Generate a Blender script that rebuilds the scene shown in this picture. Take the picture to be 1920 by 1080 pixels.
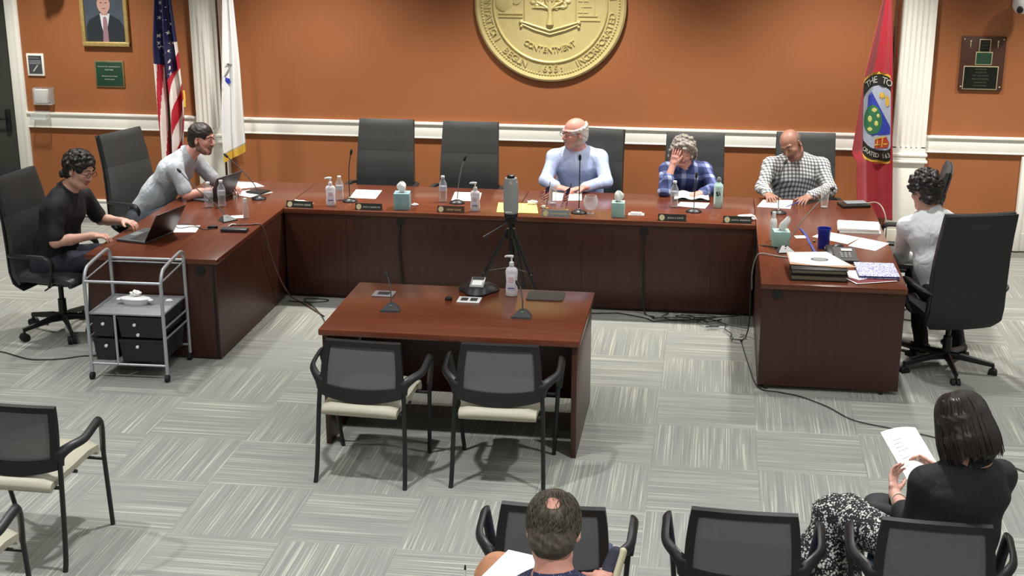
import bpy, bmesh, math, random
import numpy as np
from mathutils import Vector, Matrix, Euler
random.seed(7)
PI = math.pi
R = math.radians
for _o in list(bpy.data.objects): bpy.data.objects.remove(_o, do_unlink=True)
S = bpy.context.scene
COL = S.collection

# ------------------------------------------------------------------ camera
cam_d = bpy.data.cameras.new('camera'); cam = bpy.data.objects.new('camera', cam_d); COL.objects.link(cam)
cam_d.sensor_width = 36.0; cam_d.lens = 2600.2*36/1920; cam_d.clip_start = .05
cam.location = (0, -12.6951, 3.3545)
_yaw, _pit = -.1462, -.2962
_f = Vector((math.sin(_yaw)*math.cos(_pit), math.cos(_yaw)*math.cos(_pit), math.sin(_pit)))
cam.rotation_euler = _f.to_track_quat('-Z', 'Y').to_euler()
S.camera = cam
# ------------------------------------------------------------------ world, lights, exposure
w = bpy.data.worlds.new('world'); S.world = w; w.use_nodes = True
w.node_tree.nodes['Background'].inputs[0].default_value = (.9, .95, 1, 1)
w.node_tree.nodes['Background'].inputs[1].default_value = .25
S.view_settings.view_transform = 'Standard'; S.view_settings.look = 'None'
S.view_settings.gamma = 1; S.view_settings.use_curve_mapping = False
S.view_settings.exposure = 0.42
CEIL = 3.75
def area(x, y, power, sx=1.2, sy=.6, col=(1, .97, .91), z=CEIL-.03):
    d = bpy.data.lights.new('fill_area_light', 'AREA'); d.shape = 'RECTANGLE'; d.size = sx; d.size_y = sy
    d.energy = power; d.color = col
    o = bpy.data.objects.new('fill_area_light', d); COL.objects.link(o); o.location = (x, y, z); return o
def spot(x, y, power, tx, ty, tz, ang=70, blend=.6, size=.09, col=(1, .95, .86), z=CEIL-.05):
    d = bpy.data.lights.new('downlight', 'SPOT'); d.energy = power; d.spot_size = R(ang); d.spot_blend = blend; d.shadow_soft_size = size; d.color = col
    o = bpy.data.objects.new('downlight', d); COL.objects.link(o); o.location = (x, y, z)
    o.rotation_euler = (Vector((tx, ty, tz))-Vector((x, y, z))).to_track_quat('-Z', 'Y').to_euler(); return o
WARM, NEUT = (1, .955, .89), (.985, .985, .98)
for lx, p in ((-6.0, 330), (-3.65, 350), (-1.3, 430), (1.05, 370), (3.4, 340)): spot(lx, -1.35, p, lx, -1.3, 0, 100, .7, col=WARM)
for lx in (-4.4, 1.05): spot(lx, -3.35, 150, lx, -3.35, 0, 110, .9, col=NEUT)
for ly, p in ((-6.5, 290), (-9.4, 225)):
    for lx in (-4.9, -2.15, .6, 3.3): spot(lx, ly, p, lx, ly, 0, 100, 1, size=.06, col=NEUT)
for lx in (-5, -1.5, 2): area(lx, -5.0, 20, 1.2, 1.2, col=NEUT); area(lx, -11, 24, 1.2, 1.2, col=NEUT)  # added soft fill, no fixtures here; the room's lamps are the downlights

# ------------------------------------------------------------------ materials
def lin(c):
    c = c/255.0
    return c/12.92 if c <= .04045 else ((c+.055)/1.055)**2.4
def rgb(r, g, b): return (lin(r), lin(g), lin(b), 1)
def mat(name, col, rough=.6, metal=0, **k):
    m = bpy.data.materials.new(name); m.use_nodes = True; b = m.node_tree.nodes['Principled BSDF']
    b.inputs['Base Color'].default_value = rgb(*col); b.inputs['Roughness'].default_value = rough; b.inputs['Metallic'].default_value = metal
    for kk, v in k.items():
        kk = {'trans': 'Transmission Weight', 'ior': 'IOR', 'alpha': 'Alpha', 'coat': 'Coat Weight', 'sheen': 'Sheen Weight', 'spec': 'Specular IOR Level', 'sss': 'Subsurface Weight'}[kk]
        b.inputs[kk].default_value = v
    return m
def nd(m, t, **k):
    n = m.node_tree.nodes.new(t)
    for a, v in k.items(): setattr(n, a, v)
    return n
def lk(m, a, b): m.node_tree.links.new(a, b)
def ramp(m, fac, stops, interp='LINEAR'):
    r = nd(m, 'ShaderNodeValToRGB'); r.color_ramp.interpolation = interp
    e = r.color_ramp.elements
    while len(e) < len(stops): e.new(.5)
    for i, (p, c) in enumerate(stops): e[i].position = p; e[i].color = rgb(*c)
    lk(m, fac, r.inputs[0]); return r.outputs[0]
def coords(m, scale=(1, 1, 1), kind='Object', off=None):
    t = nd(m, 'ShaderNodeTexCoord'); mp = nd(m, 'ShaderNodeMapping'); mp.inputs['Scale'].default_value = scale
    lk(m, t.outputs[kind], mp.inputs[0])
    if off: lk(m, off, mp.inputs['Location'])
    return mp.outputs[0]
def noise(m, vec, scale=5, detail=4, rough=.5, dist=0):
    n = nd(m, 'ShaderNodeTexNoise'); n.inputs['Scale'].default_value = scale; n.inputs['Detail'].default_value = detail
    n.inputs['Roughness'].default_value = rough; n.inputs['Distortion'].default_value = dist; lk(m, vec, n.inputs['Vector']); return n.outputs[0]
def bsdf(m): return m.node_tree.nodes['Principled BSDF']
def bump(m, h, strength=.3, dist=.01):
    b = nd(m, 'ShaderNodeBump'); b.inputs['Strength'].default_value = strength; b.inputs['Distance'].default_value = dist
    lk(m, h, b.inputs['Height']); lk(m, b.outputs[0], bsdf(m).inputs['Normal'])
def noisy(name, c1, c2, scale=(8, 8, 8), rough=.6, bmp=0, metal=0, detail=4, bd=.01, **k):
    m = mat(name, c1, rough, metal, **k); f = noise(m, coords(m, scale), 1, detail)
    lk(m, ramp(m, f, [(.3, c1), (.7, c2)]), bsdf(m).inputs['Base Color'])
    if bmp: bump(m, f, bmp, bd)
    return m
M = {}
M['orange'] = noisy('orange wall paint', (149, 90, 50), (155, 95, 54), (1.5, 1.5, 1.5), .62, .05)
M['white'] = noisy('white gloss trim', (238, 237, 228), (242, 241, 233), (3, 3, 3), .35)
M['offwall'] = mat('grey white side wall', (205, 203, 192), .8)
M['ceil'] = mat('ceiling tile', (225, 224, 215), .9)
M['grey_door'] = noisy('charcoal door paint', (62, 64, 58), (68, 70, 63), (2, 2, 8), .5)
M['steel'] = mat('brushed steel', (170, 172, 172), .3, 1)
M['silver'] = mat('silver powder coat', (176, 180, 186), .35, .5)
M['black'] = mat('black plastic', (24, 24, 25), .42)
M['black_soft'] = mat('black rubber', (17, 17, 18), .7)
M['dark_grey'] = mat('dark grey plastic', (50, 52, 54), .45)
M['mid_grey'] = mat('grey plastic', (120, 124, 127), .45)
M['leather'] = noisy('black leather', (56, 58, 58), (62, 64, 64), (40, 40, 40), .38, .12, bd=.002)
M['leather2'] = noisy('black leather upper', (44, 46, 46), (49, 51, 51), (40, 40, 40), .5, .12, bd=.002)
M['backfab'] = noisy('dark grey chair fabric', (42, 43, 45), (47, 48, 50), (90, 90, 90), .75, .15, bd=.001)
M['paper'] = mat('white paper', (240, 240, 238), .7)
M['yellow'] = mat('yellow envelope', (232, 214, 120), .7)
M['mint'] = noisy('mint carton', (146, 184, 176), (168, 204, 192), (9, 9, 9), .6)
M['bluecarton'] = noisy('blue grey carton', (112, 150, 156), (158, 188, 192), (12, 12, 9), .6)
M['whiteplastic'] = mat('white plastic', (225, 226, 228), .35)
M['gelbottle'] = mat('translucent white bottle', (222, 220, 228), .3, 0, sss=.2)
M['glass'] = mat('clear glass', (250, 252, 252), .03, 0, trans=1, ior=1.45)
def thin(name, col, rough, fac):
    m = mat(name, col, rough); b = m.node_tree.nodes['Principled BSDF']; out = m.node_tree.nodes['Material Output']
    tr = m.node_tree.nodes.new('ShaderNodeBsdfTransparent'); fr = m.node_tree.nodes.new('ShaderNodeLayerWeight'); fr.inputs[0].default_value = .35
    mp = m.node_tree.nodes.new('ShaderNodeMapRange'); mp.inputs[3].default_value = fac; mp.inputs[4].default_value = min(1, fac+.6)
    mx = m.node_tree.nodes.new('ShaderNodeMixShader'); L = m.node_tree.links.new
    L(fr.outputs['Facing'], mp.inputs[0]); L(mp.outputs[0], mx.inputs[0]); L(tr.outputs[0], mx.inputs[1]); L(b.outputs[0], mx.inputs[2]); L(mx.outputs[0], out.inputs[0]); return m
M['pet'] = thin('clear plastic bottle', (205, 212, 216), .12, .16)
M['acrylic'] = thin('clear acrylic', (225, 230, 230), .08, .10)
M['clear'] = thin('thin clear glass', (225, 230, 230), .05, .10)
M['flask'] = mat('mint enamel', (178, 212, 204), .35)
M['cobalt'] = mat('cobalt plastic', (28, 44, 150), .3)
M['navy'] = mat('navy fabric', (52, 62, 92), .8)
M['gold'] = noisy('satin gold', (198, 184, 126), (206, 192, 136), (14, 14, 14), .42, .1, metal=.3)
M['goldframe'] = noisy('gilded wood', (176, 150, 88), (200, 176, 112), (60, 60, 60), .4, .4, metal=.4, bd=.002)
M['beige'] = noisy('beige vinyl', (168, 164, 146), (175, 171, 153), (50, 50, 50), .5, .06, bd=.002)
M['bluevinyl'] = noisy('slate blue vinyl', (66, 76, 108), (74, 84, 116), (50, 50, 50), .55, .06, bd=.002)
M['plaqueboard'] = noisy('walnut plaque', (64, 40, 32), (80, 50, 40), (6, 6, 30), .3)
M['greenplate'] = mat('green metal plate', (44, 78, 60), .35, .3)
M['blackplate'] = mat('black metal plate', (28, 30, 24), .3, .3)
M['brassline'] = mat('brass edging', (206, 196, 156), .4, .5)
M['red'] = mat('red satin', (158, 26, 42), .5, sheen=.3)
M['flagred'] = mat('flag red', (176, 30, 48), .6)
M['flagwhite'] = mat('flag white', (226, 220, 214), .6)
M['flagblue'] = mat('flag blue', (34, 36, 78), .6)
M['whitesatin'] = mat('white satin', (232, 232, 232), .5)
M['fringe'] = noisy('gold fringe', (206, 160, 44), (236, 196, 84), (200, 200, 8), .6, .6)
M['emblemblue'] = mat('emblem blue', (52, 66, 170), .6)
M['print'] = mat('pale print', (196, 196, 186), .6)
M['printgrey'] = mat('grey print', (150, 150, 152), .6)
M['printdark'] = mat('dark print', (60, 64, 66), .6)
M['plate_black'] = mat('nameplate black', (36, 34, 28), .3)
M['cord'] = mat('black cord', (28, 28, 28), .6)
M['cordgrey'] = mat('grey cord', (150, 140, 134), .5)
M['bag'] = mat('dark red card', (120, 36, 48), .6)
M['laptop'] = mat('laptop grey', (92, 96, 100), .4, .4)
M['laptopdark'] = mat('laptop black', (34, 28, 26), .35)
M['keys'] = mat('laptop keys', (30, 31, 33), .5)
M['bluestrip'] = mat('blue ribbon', (52, 66, 140), .5)
M['pink'] = mat('pink label', (196, 96, 104), .6)
# mahogany veneer, grain along the local axis given
def wood(name, c1, c2, c3, axis, rough, coat=.0):
    m = mat(name, c1, rough, coat=coat)
    sc = [14, 14, 14]; sc[axis] = .9
    v = coords(m, sc); f = noise(m, v, 1.6, 8, .65, .6)
    lk(m, ramp(m, f, [(.28, c1), (.52, c2), (.75, c3)]), bsdf(m).inputs['Base Color'])
    f2 = noise(m, coords(m, (3, 3, 3)), 1, 2)
    r = nd(m, 'ShaderNodeMapRange'); r.inputs[3].default_value = rough*.85; r.inputs[4].default_value = rough*1.2
    lk(m, f2, r.inputs[0]); lk(m, r.outputs[0], bsdf(m).inputs['Roughness'])
    return m
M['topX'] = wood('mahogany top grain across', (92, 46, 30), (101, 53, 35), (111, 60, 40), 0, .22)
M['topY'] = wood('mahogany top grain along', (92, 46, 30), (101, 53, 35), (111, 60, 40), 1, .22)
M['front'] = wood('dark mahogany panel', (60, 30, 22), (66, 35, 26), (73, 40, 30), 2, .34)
M['edge'] = wood('mahogany edge', (112, 52, 32), (120, 58, 36), (128, 64, 40), 0, .3)
# carpet
def carpet():
    m = mat('striated carpet tile', (160, 160, 150), .95)
    oi = nd(m, 'ShaderNodeObjectInfo'); mul = nd(m, 'ShaderNodeMath', operation='MULTIPLY'); mul.inputs[1].default_value = 300
    lk(m, oi.outputs['Random'], mul.inputs[0])
    cx = nd(m, 'ShaderNodeCombineXYZ'); lk(m, mul.outputs[0], cx.inputs[0]); lk(m, mul.outputs[0], cx.inputs[1])
    f = noise(m, coords(m, (150, 1.3, 1), off=cx.outputs[0]), 1, 1.5, .5)
    g = noise(m, coords(m, (22, .5, 1), off=cx.outputs[0]), 1, 2, .5)
    fine = noise(m, coords(m, (420, 420, 1)), 1, 1, .5)
    a = nd(m, 'ShaderNodeMath', operation='MULTIPLY_ADD'); a.inputs[1].default_value = .35; lk(m, g, a.inputs[0]); lk(m, f, a.inputs[2])
    c = ramp(m, a.outputs[0], [(.50, (126, 128, 124)), (.62, (136, 138, 133)), (.76, (144, 145, 139)), (.82, (170, 171, 160)), (.95, (186, 185, 174))])
    mx = nd(m, 'ShaderNodeMix', data_type='RGBA', blend_type='MULTIPLY'); mx.inputs[0].default_value = .25
    lk(m, c, mx.inputs[6]); lk(m, ramp(m, fine, [(.3, (190, 190, 190)), (.6, (255, 255, 255))]), mx.inputs[7])
    lk(m, mx.outputs[2], bsdf(m).inputs['Base Color']); bump(m, f, .35, .004); return m
M['carpet'] = carpet()
def mesh_fabric():
    m = mat('grey mesh fabric', (92, 94, 96), .6)
    b = bsdf(m); out = m.node_tree.nodes['Material Output']
    tr = nd(m, 'ShaderNodeBsdfTransparent'); mx = nd(m, 'ShaderNodeMixShader'); mx.inputs[0].default_value = .83
    lk(m, tr.outputs[0], mx.inputs[1]); lk(m, b.outputs[0], mx.inputs[2]); lk(m, mx.outputs[0], out.inputs[0]); return m
M['mesh'] = mesh_fabric()
def skin(name, c, c2):
    m = noisy(name, c, c2, (14, 14, 14), .5, .08, sss=.08); bsdf(m).inputs['Subsurface Radius'].default_value = (.01, .004, .002); return m
def check(name, base, line, dark, fx, fz, duty=.5, rot=0.0, bs=.25):
    m = mat(name, base, .8); t = nd(m, 'ShaderNodeTexCoord'); mp = nd(m, 'ShaderNodeMapping'); mp.inputs['Rotation'].default_value = (0, rot, 0)
    lk(m, t.outputs['Object'], mp.inputs[0]); sp = nd(m, 'ShaderNodeSeparateXYZ'); lk(m, mp.outputs[0], sp.inputs[0])
    def stripe(expr, f):
        a = nd(m, 'ShaderNodeMath', operation='MULTIPLY'); a.inputs[1].default_value = f; lk(m, expr, a.inputs[0])
        s = nd(m, 'ShaderNodeMath', operation='FRACT'); lk(m, a.outputs[0], s.inputs[0])
        g = nd(m, 'ShaderNodeMath', operation='GREATER_THAN'); g.inputs[1].default_value = 1-duty; lk(m, s.outputs[0], g.inputs[0]); return g.outputs[0]
    xy = nd(m, 'ShaderNodeMath', operation='MULTIPLY_ADD'); xy.inputs[1].default_value = .5; lk(m, sp.outputs[1], xy.inputs[0]); lk(m, sp.outputs[0], xy.inputs[2])
    zz = nd(m, 'ShaderNodeMath', operation='MULTIPLY_ADD'); zz.inputs[1].default_value = .7; lk(m, sp.outputs[1], zz.inputs[0]); lk(m, sp.outputs[2], zz.inputs[2])
    s = nd(m, 'ShaderNodeMath', operation='ADD'); lk(m, stripe(xy.outputs[0], fx), s.inputs[0]); lk(m, stripe(zz.outputs[0], fz), s.inputs[1])
    h = nd(m, 'ShaderNodeMath', operation='MULTIPLY'); h.inputs[1].default_value = .5; lk(m, s.outputs[0], h.inputs[0])
    lk(m, ramp(m, h.outputs[0], [(0, base), (.4, line), (.9, dark)], 'CONSTANT'), bsdf(m).inputs['Base Color'])
    f = noise(m, coords(m, (9, 9, 5)), 1, 3, .5, .8); bump(m, f, bs, .03); return m
def cloth(name, c1, c2, bs=.5, rough=.8):
    m = mat(name, c1, rough); f = noise(m, coords(m, (10, 10, 5)), 1, 3, .5, 1.0)
    lk(m, ramp(m, f, [(.3, c1), (.7, c2)]), bsdf(m).inputs['Base Color']); bump(m, f, bs, .03); return m
def spots(name, c1, c2, scale, th):
    m = mat(name, c1, .8); v = nd(m, 'ShaderNodeTexVoronoi'); v.inputs['Scale'].default_value = scale; lk(m, coords(m), v.inputs['Vector'])
    lk(m, ramp(m, v.outputs['Distance'], [(0, c2), (th, c1)], 'CONSTANT'), bsdf(m).inputs['Base Color']); return m
def floral(name):
    m = mat(name, (20, 20, 22), .8); v = nd(m, 'ShaderNodeTexVoronoi'); v.inputs['Scale'].default_value = 100; lk(m, coords(m), v.inputs['Vector'])
    n = noise(m, coords(m, (34, 34, 34)), 1, 3)
    a = nd(m, 'ShaderNodeMath', operation='MULTIPLY_ADD'); a.inputs[1].default_value = -1.3; lk(m, n, a.inputs[0]); lk(m, v.outputs['Distance'], a.inputs[2])
    b = nd(m, 'ShaderNodeMath', operation='ADD'); b.inputs[1].default_value = .62; lk(m, a.outputs[0], b.inputs[0])
    lk(m, ramp(m, b.outputs[0], [(0, (206, 204, 200)), (.30, (150, 148, 146)), (.38, (20, 20, 22))], 'CONSTANT'), bsdf(m).inputs['Base Color']); return m

# ------------------------------------------------------------------ mesh helpers
def link(o, parent=None):
    COL.objects.link(o)
    if parent is not None: o.parent = parent
    return o
class MB:
    """collects primitives in one bmesh; build() links them as one object"""
    def __init__(s): s.b = bmesh.new(); s.mats = []
    def _mi(s, m):
        if m is None: return 0
        if m not in s.mats: s.mats.append(m)
        return s.mats.index(m)
    def _fin(s, verts, m):
        i = s._mi(m)
        if i:
            for f in {f for v in verts for f in v.link_faces}: f.material_index = i
        elif m is not None:
            pass
        return verts
    def box(s, c, d, rot=None, bev=0, m=None, seg=2):
        mt = Matrix.Translation(c) @ (rot.to_4x4() if rot is not None else Matrix.Identity(4)) @ Matrix.Diagonal((d[0], d[1], d[2], 1))
        n0 = len(s.b.verts)
        g = bmesh.ops.create_cube(s.b, size=1, matrix=mt)['verts']; i = s._mi(m)
        fs = {f for v in g for f in v.link_faces}
        for f in fs: f.material_index = i
        if bev > 0:
            es = list({e for v in g for e in v.link_edges})
            r = bmesh.ops.bevel(s.b, geom=es, offset=bev, segments=seg, profile=.5, affect='EDGES', clamp_overlap=True)
            for f in r['faces']: f.material_index = i
        return s
    def cone(s, p0, p1, r0, r1, n=12, m=None, caps=True):
        p0, p1 = Vector(p0), Vector(p1); d = p1-p0; L = d.length
        if L < 1e-7: return s
        q = d.to_track_quat('Z', 'Y').to_matrix().to_4x4()
        g = bmesh.ops.create_cone(s.b, cap_ends=caps, cap_tris=False, segments=n, radius1=max(r0, 1e-5), radius2=max(r1, 1e-5), depth=L, matrix=Matrix.Translation((p0+p1)/2) @ q)['verts']
        i = s._mi(m)
        for f in {f for v in g for f in v.link_faces}: f.material_index = i
        return s
    def ball(s, c, r, m=None, n=12, rot=None):
        r = (r, r, r) if not hasattr(r, '__len__') else r
        mt = Matrix.Translation(c) @ (rot.to_4x4() if rot is not None else Matrix.Identity(4)) @ Matrix.Diagonal((r[0], r[1], r[2], 1))
        g = bmesh.ops.create_uvsphere(s.b, u_segments=n, v_segments=max(6, n*2//3), radius=1, matrix=mt)['verts']; i = s._mi(m)
        for f in {f for v in g for f in v.link_faces}: f.material_index = i
        return s
    def tube(s, pts, r, n=8, m=None, smooth=0, sx=1.0, upv=(0, 0, 1), closed=False):
        pts = [Vector(p) for p in pts]
        rr = list(r) if hasattr(r, '__len__') else [r]*len(pts)
        if smooth and len(pts) > 2:
            o, ro = [], []
            N = len(pts)
            for i in range(N-1):
                a, b_, c_, d_ = pts[max(i-1, 0)], pts[i], pts[i+1], pts[min(i+2, N-1)]
                for k in range(smooth):
                    t = k/smooth
                    o.append(.5*((2*b_)+(c_-a)*t+(2*a-5*b_+4*c_-d_)*t*t+(-a+3*b_-3*c_+d_)*t**3)); ro.append(rr[i]*(1-t)+rr[i+1]*t)
            o.append(pts[-1]); ro.append(rr[-1]); pts, rr = o, ro
        i = s._mi(m); rings = []; prev = None
        for k, p in enumerate(pts):
            t = (pts[min(k+1, len(pts)-1)]-pts[max(k-1, 0)])
            t = t.normalized() if t.length > 1e-9 else Vector((0, 0, 1))
            u = prev if prev is not None else Vector(upv)
            u = u-t*u.dot(t)
            if u.length < 1e-4: u = Vector((1, 0, 0))-t*t.x
            if u.length < 1e-4: u = Vector((0, 1, 0))
            u.normalize(); prev = u; v = t.cross(u)
            rings.append([s.b.verts.new(p+u*math.cos(2*PI*j/n)*rr[k]+v*math.sin(2*PI*j/n)*rr[k]*sx) for j in range(n)])
        for a, b_ in zip(rings, rings[1:]):
            for j in range(n):
                f = s.b.faces.new((a[j], a[(j+1) % n], b_[(j+1) % n], b_[j])); f.material_index = i
        if n > 2 and not closed:
            f = s.b.faces.new(rings[0][::-1]); f.material_index = i; f = s.b.faces.new(rings[-1]); f.material_index = i
        return s
    def lathe(s, prof, c=(0, 0, 0), n=20, m=None, sx=1, sy=1, rot=None):
        i = s._mi(m); rings = []; c = Vector(c)
        for r, z in prof:
            ring = []
            for j in range(n):
                p = Vector((math.cos(2*PI*j/n)*r*sx, math.sin(2*PI*j/n)*r*sy, z))
                if rot is not None: p = rot @ p
                ring.append(s.b.verts.new(c+p))
            rings.append(ring)
        for a, b_ in zip(rings, rings[1:]):
            for j in range(n):
                f = s.b.faces.new((a[j], a[(j+1) % n], b_[(j+1) % n], b_[j])); f.material_index = i
        for ring, rv in ((rings[0], True), (rings[-1], False)):
            f = s.b.faces.new(ring[::-1] if rv else ring); f.material_index = i
        return s
    def prism(s, poly, z0, z1, m=None, fn=None):
        """poly in local xy extruded z0..z1; fn maps Vector->Vector"""
        i = s._mi(m); fn = fn or (lambda p: p)
        a = [s.b.verts.new(fn(Vector((x, y, z0)))) for x, y in poly]; b_ = [s.b.verts.new(fn(Vector((x, y, z1)))) for x, y in poly]
        n = len(poly)
        for f in (s.b.faces.new(a[::-1]), s.b.faces.new(b_)): f.material_index = i
        for j in range(n):
            f = s.b.faces.new((a[j], a[(j+1) % n], b_[(j+1) % n], b_[j])); f.material_index = i
        return s
    def raw(s, vs, fs, m=None):
        i = s._mi(m); v = [s.b.verts.new(p) for p in vs]
        for f in fs:
            try: ff = s.b.faces.new([v[k] for k in f]); ff.material_index = i
            except ValueError: pass
        return s
    def sheet(s, fn, nu, nv, m=None, th=.002, mfn=None, flip=False):
        """two-sided sheet with thickness from a surface function fn(u,v)->Vector"""
        i = s._mi(m)
        P = [[Vector(fn(a/nu, b_/nv)) for b_ in range(nv+1)] for a in range(nu+1)]
        F = []; Bk = []
        for a in range(nu+1):
            rf, rb = [], []
            for b_ in range(nv+1):
                du = P[min(a+1, nu)][b_]-P[max(a-1, 0)][b_]; dv = P[a][min(b_+1, nv)]-P[a][max(b_-1, 0)]
                n = du.cross(dv); n = n.normalized() if n.length > 1e-12 else Vector((0, -1, 0))
                if flip: n = -n
                rf.append(s.b.verts.new(P[a][b_])); rb.append(s.b.verts.new(P[a][b_]-n*th))
            F.append(rf); Bk.append(rb)
        for a in range(nu):
            for b_ in range(nv):
                k = s._mi(mfn((a+.5)/nu, (b_+.5)/nv)) if mfn else i
                f = s.b.faces.new((F[a][b_], F[a+1][b_], F[a+1][b_+1], F[a][b_+1])); f.material_index = k
                f = s.b.faces.new((Bk[a][b_+1], Bk[a+1][b_+1], Bk[a+1][b_], Bk[a][b_])); f.material_index = k
        for a in range(nu):
            for q in (0, nv):
                s.b.faces.new((F[a][q], Bk[a][q], Bk[a+1][q], F[a+1][q]))
        for b_ in range(nv):
            for q in (0, nu):
                s.b.faces.new((F[q][b_], F[q][b_+1], Bk[q][b_+1], Bk[q][b_]))
        return s
    def build(s, name, m=None, parent=None, smooth=True, ang=38, loc=None, rz=None):
        me = bpy.data.meshes.new(name)
        bmesh.ops.recalc_face_normals(s.b, faces=s.b.faces[:])
        s.b.to_mesh(me); s.b.free()
        ms = s.mats if s.mats else [m]
        if s.mats and m is not None and m not in s.mats: pass
        for q in ms: me.materials.append(q)
        if smooth:
            me.polygons.foreach_set('use_smooth', [True]*len(me.polygons)); me.set_sharp_from_angle(angle=R(ang))
        o = bpy.data.objects.new(name, me)
        if loc is not None: o.location = loc
        if rz is not None: o.rotation_euler = (0, 0, rz)
        return link(o, parent)
def tag(o, label=None, cat=None, group=None, kind=None):
    if label: o['label'] = label
    if cat: o['category'] = cat
    if group: o['group'] = group
    if kind: o['kind'] = kind
    return o
def thing(name, label, cat, loc=(0, 0, 0), rz=0, group=None):
    o = bpy.data.objects.new(name, None); COL.objects.link(o); o.location = loc; o.rotation_euler = (0, 0, rz); o.empty_display_size = .1
    return tag(o, label, cat, group)
def dup(root, loc, rz=0, label=None, group=None):
    r = root.copy(); COL.objects.link(r); r.location = loc; r.rotation_euler = (0, 0, rz)
    if label: r['label'] = label
    if group: r['group'] = group
    def rec(a, b):
        for ch in list(a.children):
            if ch in made: continue
            c = ch.copy(); COL.objects.link(c); c.parent = b; made.add(c); rec(ch, c)
    made = set(); rec(root, r)
    return r
def text_geo(txt, size=1, extrude=.0, align='CENTER', bold=0.0):
    cu = bpy.data.curves.new('t', 'FONT'); cu.body = txt; cu.size = size; cu.align_x = align; cu.align_y = 'CENTER'; cu.extrude = extrude; cu.offset = bold; cu.resolution_u = 2
    o = bpy.data.objects.new('t', cu); COL.objects.link(o); bpy.context.view_layer.update()
    me = bpy.data.meshes.new_from_object(o.evaluated_get(bpy.context.evaluated_depsgraph_get()))
    vs = [tuple(v.co) for v in me.vertices]; fs = [tuple(p.vertices) for p in me.polygons]
    bpy.data.objects.remove(o); bpy.data.curves.remove(cu); bpy.data.meshes.remove(me); return vs, fs
def add_text(mb, txt, size, fn, m=None, extrude=.0008, align='CENTER', bold=0.0):
    vs, fs = text_geo(txt, size, extrude, align, bold); mb.raw([fn(Vector(v)) for v in vs], fs, m)
def wallfn(x, y, z):      # text plane facing the camera side (-y) on the wall
    return lambda p: Vector((x+p.x, y-p.z, z+p.y))

# ================================================================== STRUCTURE
XL, XR, YB = -9.0, 5.0, -14.0
tile = .617; TX, TY = -2.7496, -3.3532
fl = MB().box(((XL+XR)/2, YB/2, -.06), (XR-XL+.4, -YB+.4, .10)).build('floor', mat('floor slab under the carpet', (110, 110, 104), .95), smooth=False); tag(fl, kind='structure')
tm = MB().box((0, 0, -.004), (tile-.0004, tile-.0004, .012), bev=.0003, seg=1); proto_tile = tm.build('carpet_tile', M['carpet'], fl, smooth=False)
first = True; rest = MB(); nt = 0
for r_ in range(-6, 18):
    for c_ in range(-11, 13):
        x = TX+(c_+.5)*tile; y = TY-(r_+.5)*tile
        if x < XL+.3 or x > XR-.3 or y > -.31 or y < YB+.3: continue
        dcam = y+12.7
        px0 = -.545*dcam*1.0-.35; px1 = .245*dcam+.35
        vert = (c_+r_) % 2 == 0
        if px0-.2 < x < px1+.2 and y > -8.1:
            o = proto_tile if first else link(proto_tile.copy(), fl)
            first = False; nt += 1
            o.location = (x, y, 0); o.rotation_euler = (0, 0, 0 if vert else PI/2)
        else:
            h = tile/2-.0006
            rest.raw([(x-h, y-h, .002), (x+h, y-h, .002), (x+h, y+h, .002), (x-h, y+h, .002)], [(0, 1, 2, 3)])
ro = rest.build('carpet_field', M['carpet'], fl, smooth=False); tag(ro, kind='stuff')
def struct(name, c, d, m, **k): return tag(MB().box(c, d, **k).build(name, m, smooth=False), kind='structure')
DW0, DW1 = -6.785, -7.9       # doorway in the back wall, right and left jamb
struct('wall_back', ((DW0+XR)/2, .1, CEIL/2), (XR-DW0, .2, CEIL), M['orange'])
struct('wall_back_left', ((XL+DW1)/2, .1, CEIL/2), (DW1-XL, .2, CEIL), M['orange'])
struct('wall_back_header', ((DW0+DW1)/2, .1, (CEIL+2.45)/2), (DW0-DW1, .2, CEIL-2.45), M['orange'])
struct('wall_left', (XL-.1, YB/2, CEIL/2), (.2, -YB+.4, CEIL), M['offwall'])
struct('wall_right', (XR+.1, YB/2, CEIL/2), (.2, -YB+.4, CEIL), M['offwall'])
struct('wall_front', ((XL+XR)/2, YB-.1, CEIL/2), (XR-XL+.4, .2, CEIL), M['offwall'])
struct('ceiling', ((XL+XR)/2, YB/2, CEIL+.05), (XR-XL+.4, -YB+.4, .1), M['ceil'])
# door in the back wall
dr = MB().box((-7.34, .12, 1.22), (1.10, .05, 2.44), bev=.004).build('door_1', M['grey_door']); tag(dr, kind='structure')
MB().box((-6.93, .075, .93), (.05, .02, .22), bev=.004).tube([(-6.93, .07, .95), (-6.93, .03, .95), (-7.05, .03, .95)], .010, 8).build('door_handle', M['black'], dr)
MB().box((-7.3, .09, .32), (.96, .012, .28), bev=.003).build('kick_plate', M['dark_grey'], dr)
jm = MB().box((-6.735, -.012, 1.24), (.13, .03, 2.48), bev=.006).box((-6.70, -.03, 1.24), (.05, .02, 2.48), bev=.008).box((-6.788, .09, 1.24), (.02, .2, 2.48), bev=.003)
tag(jm.build('trim_1', M['white']), kind='structure')
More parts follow.
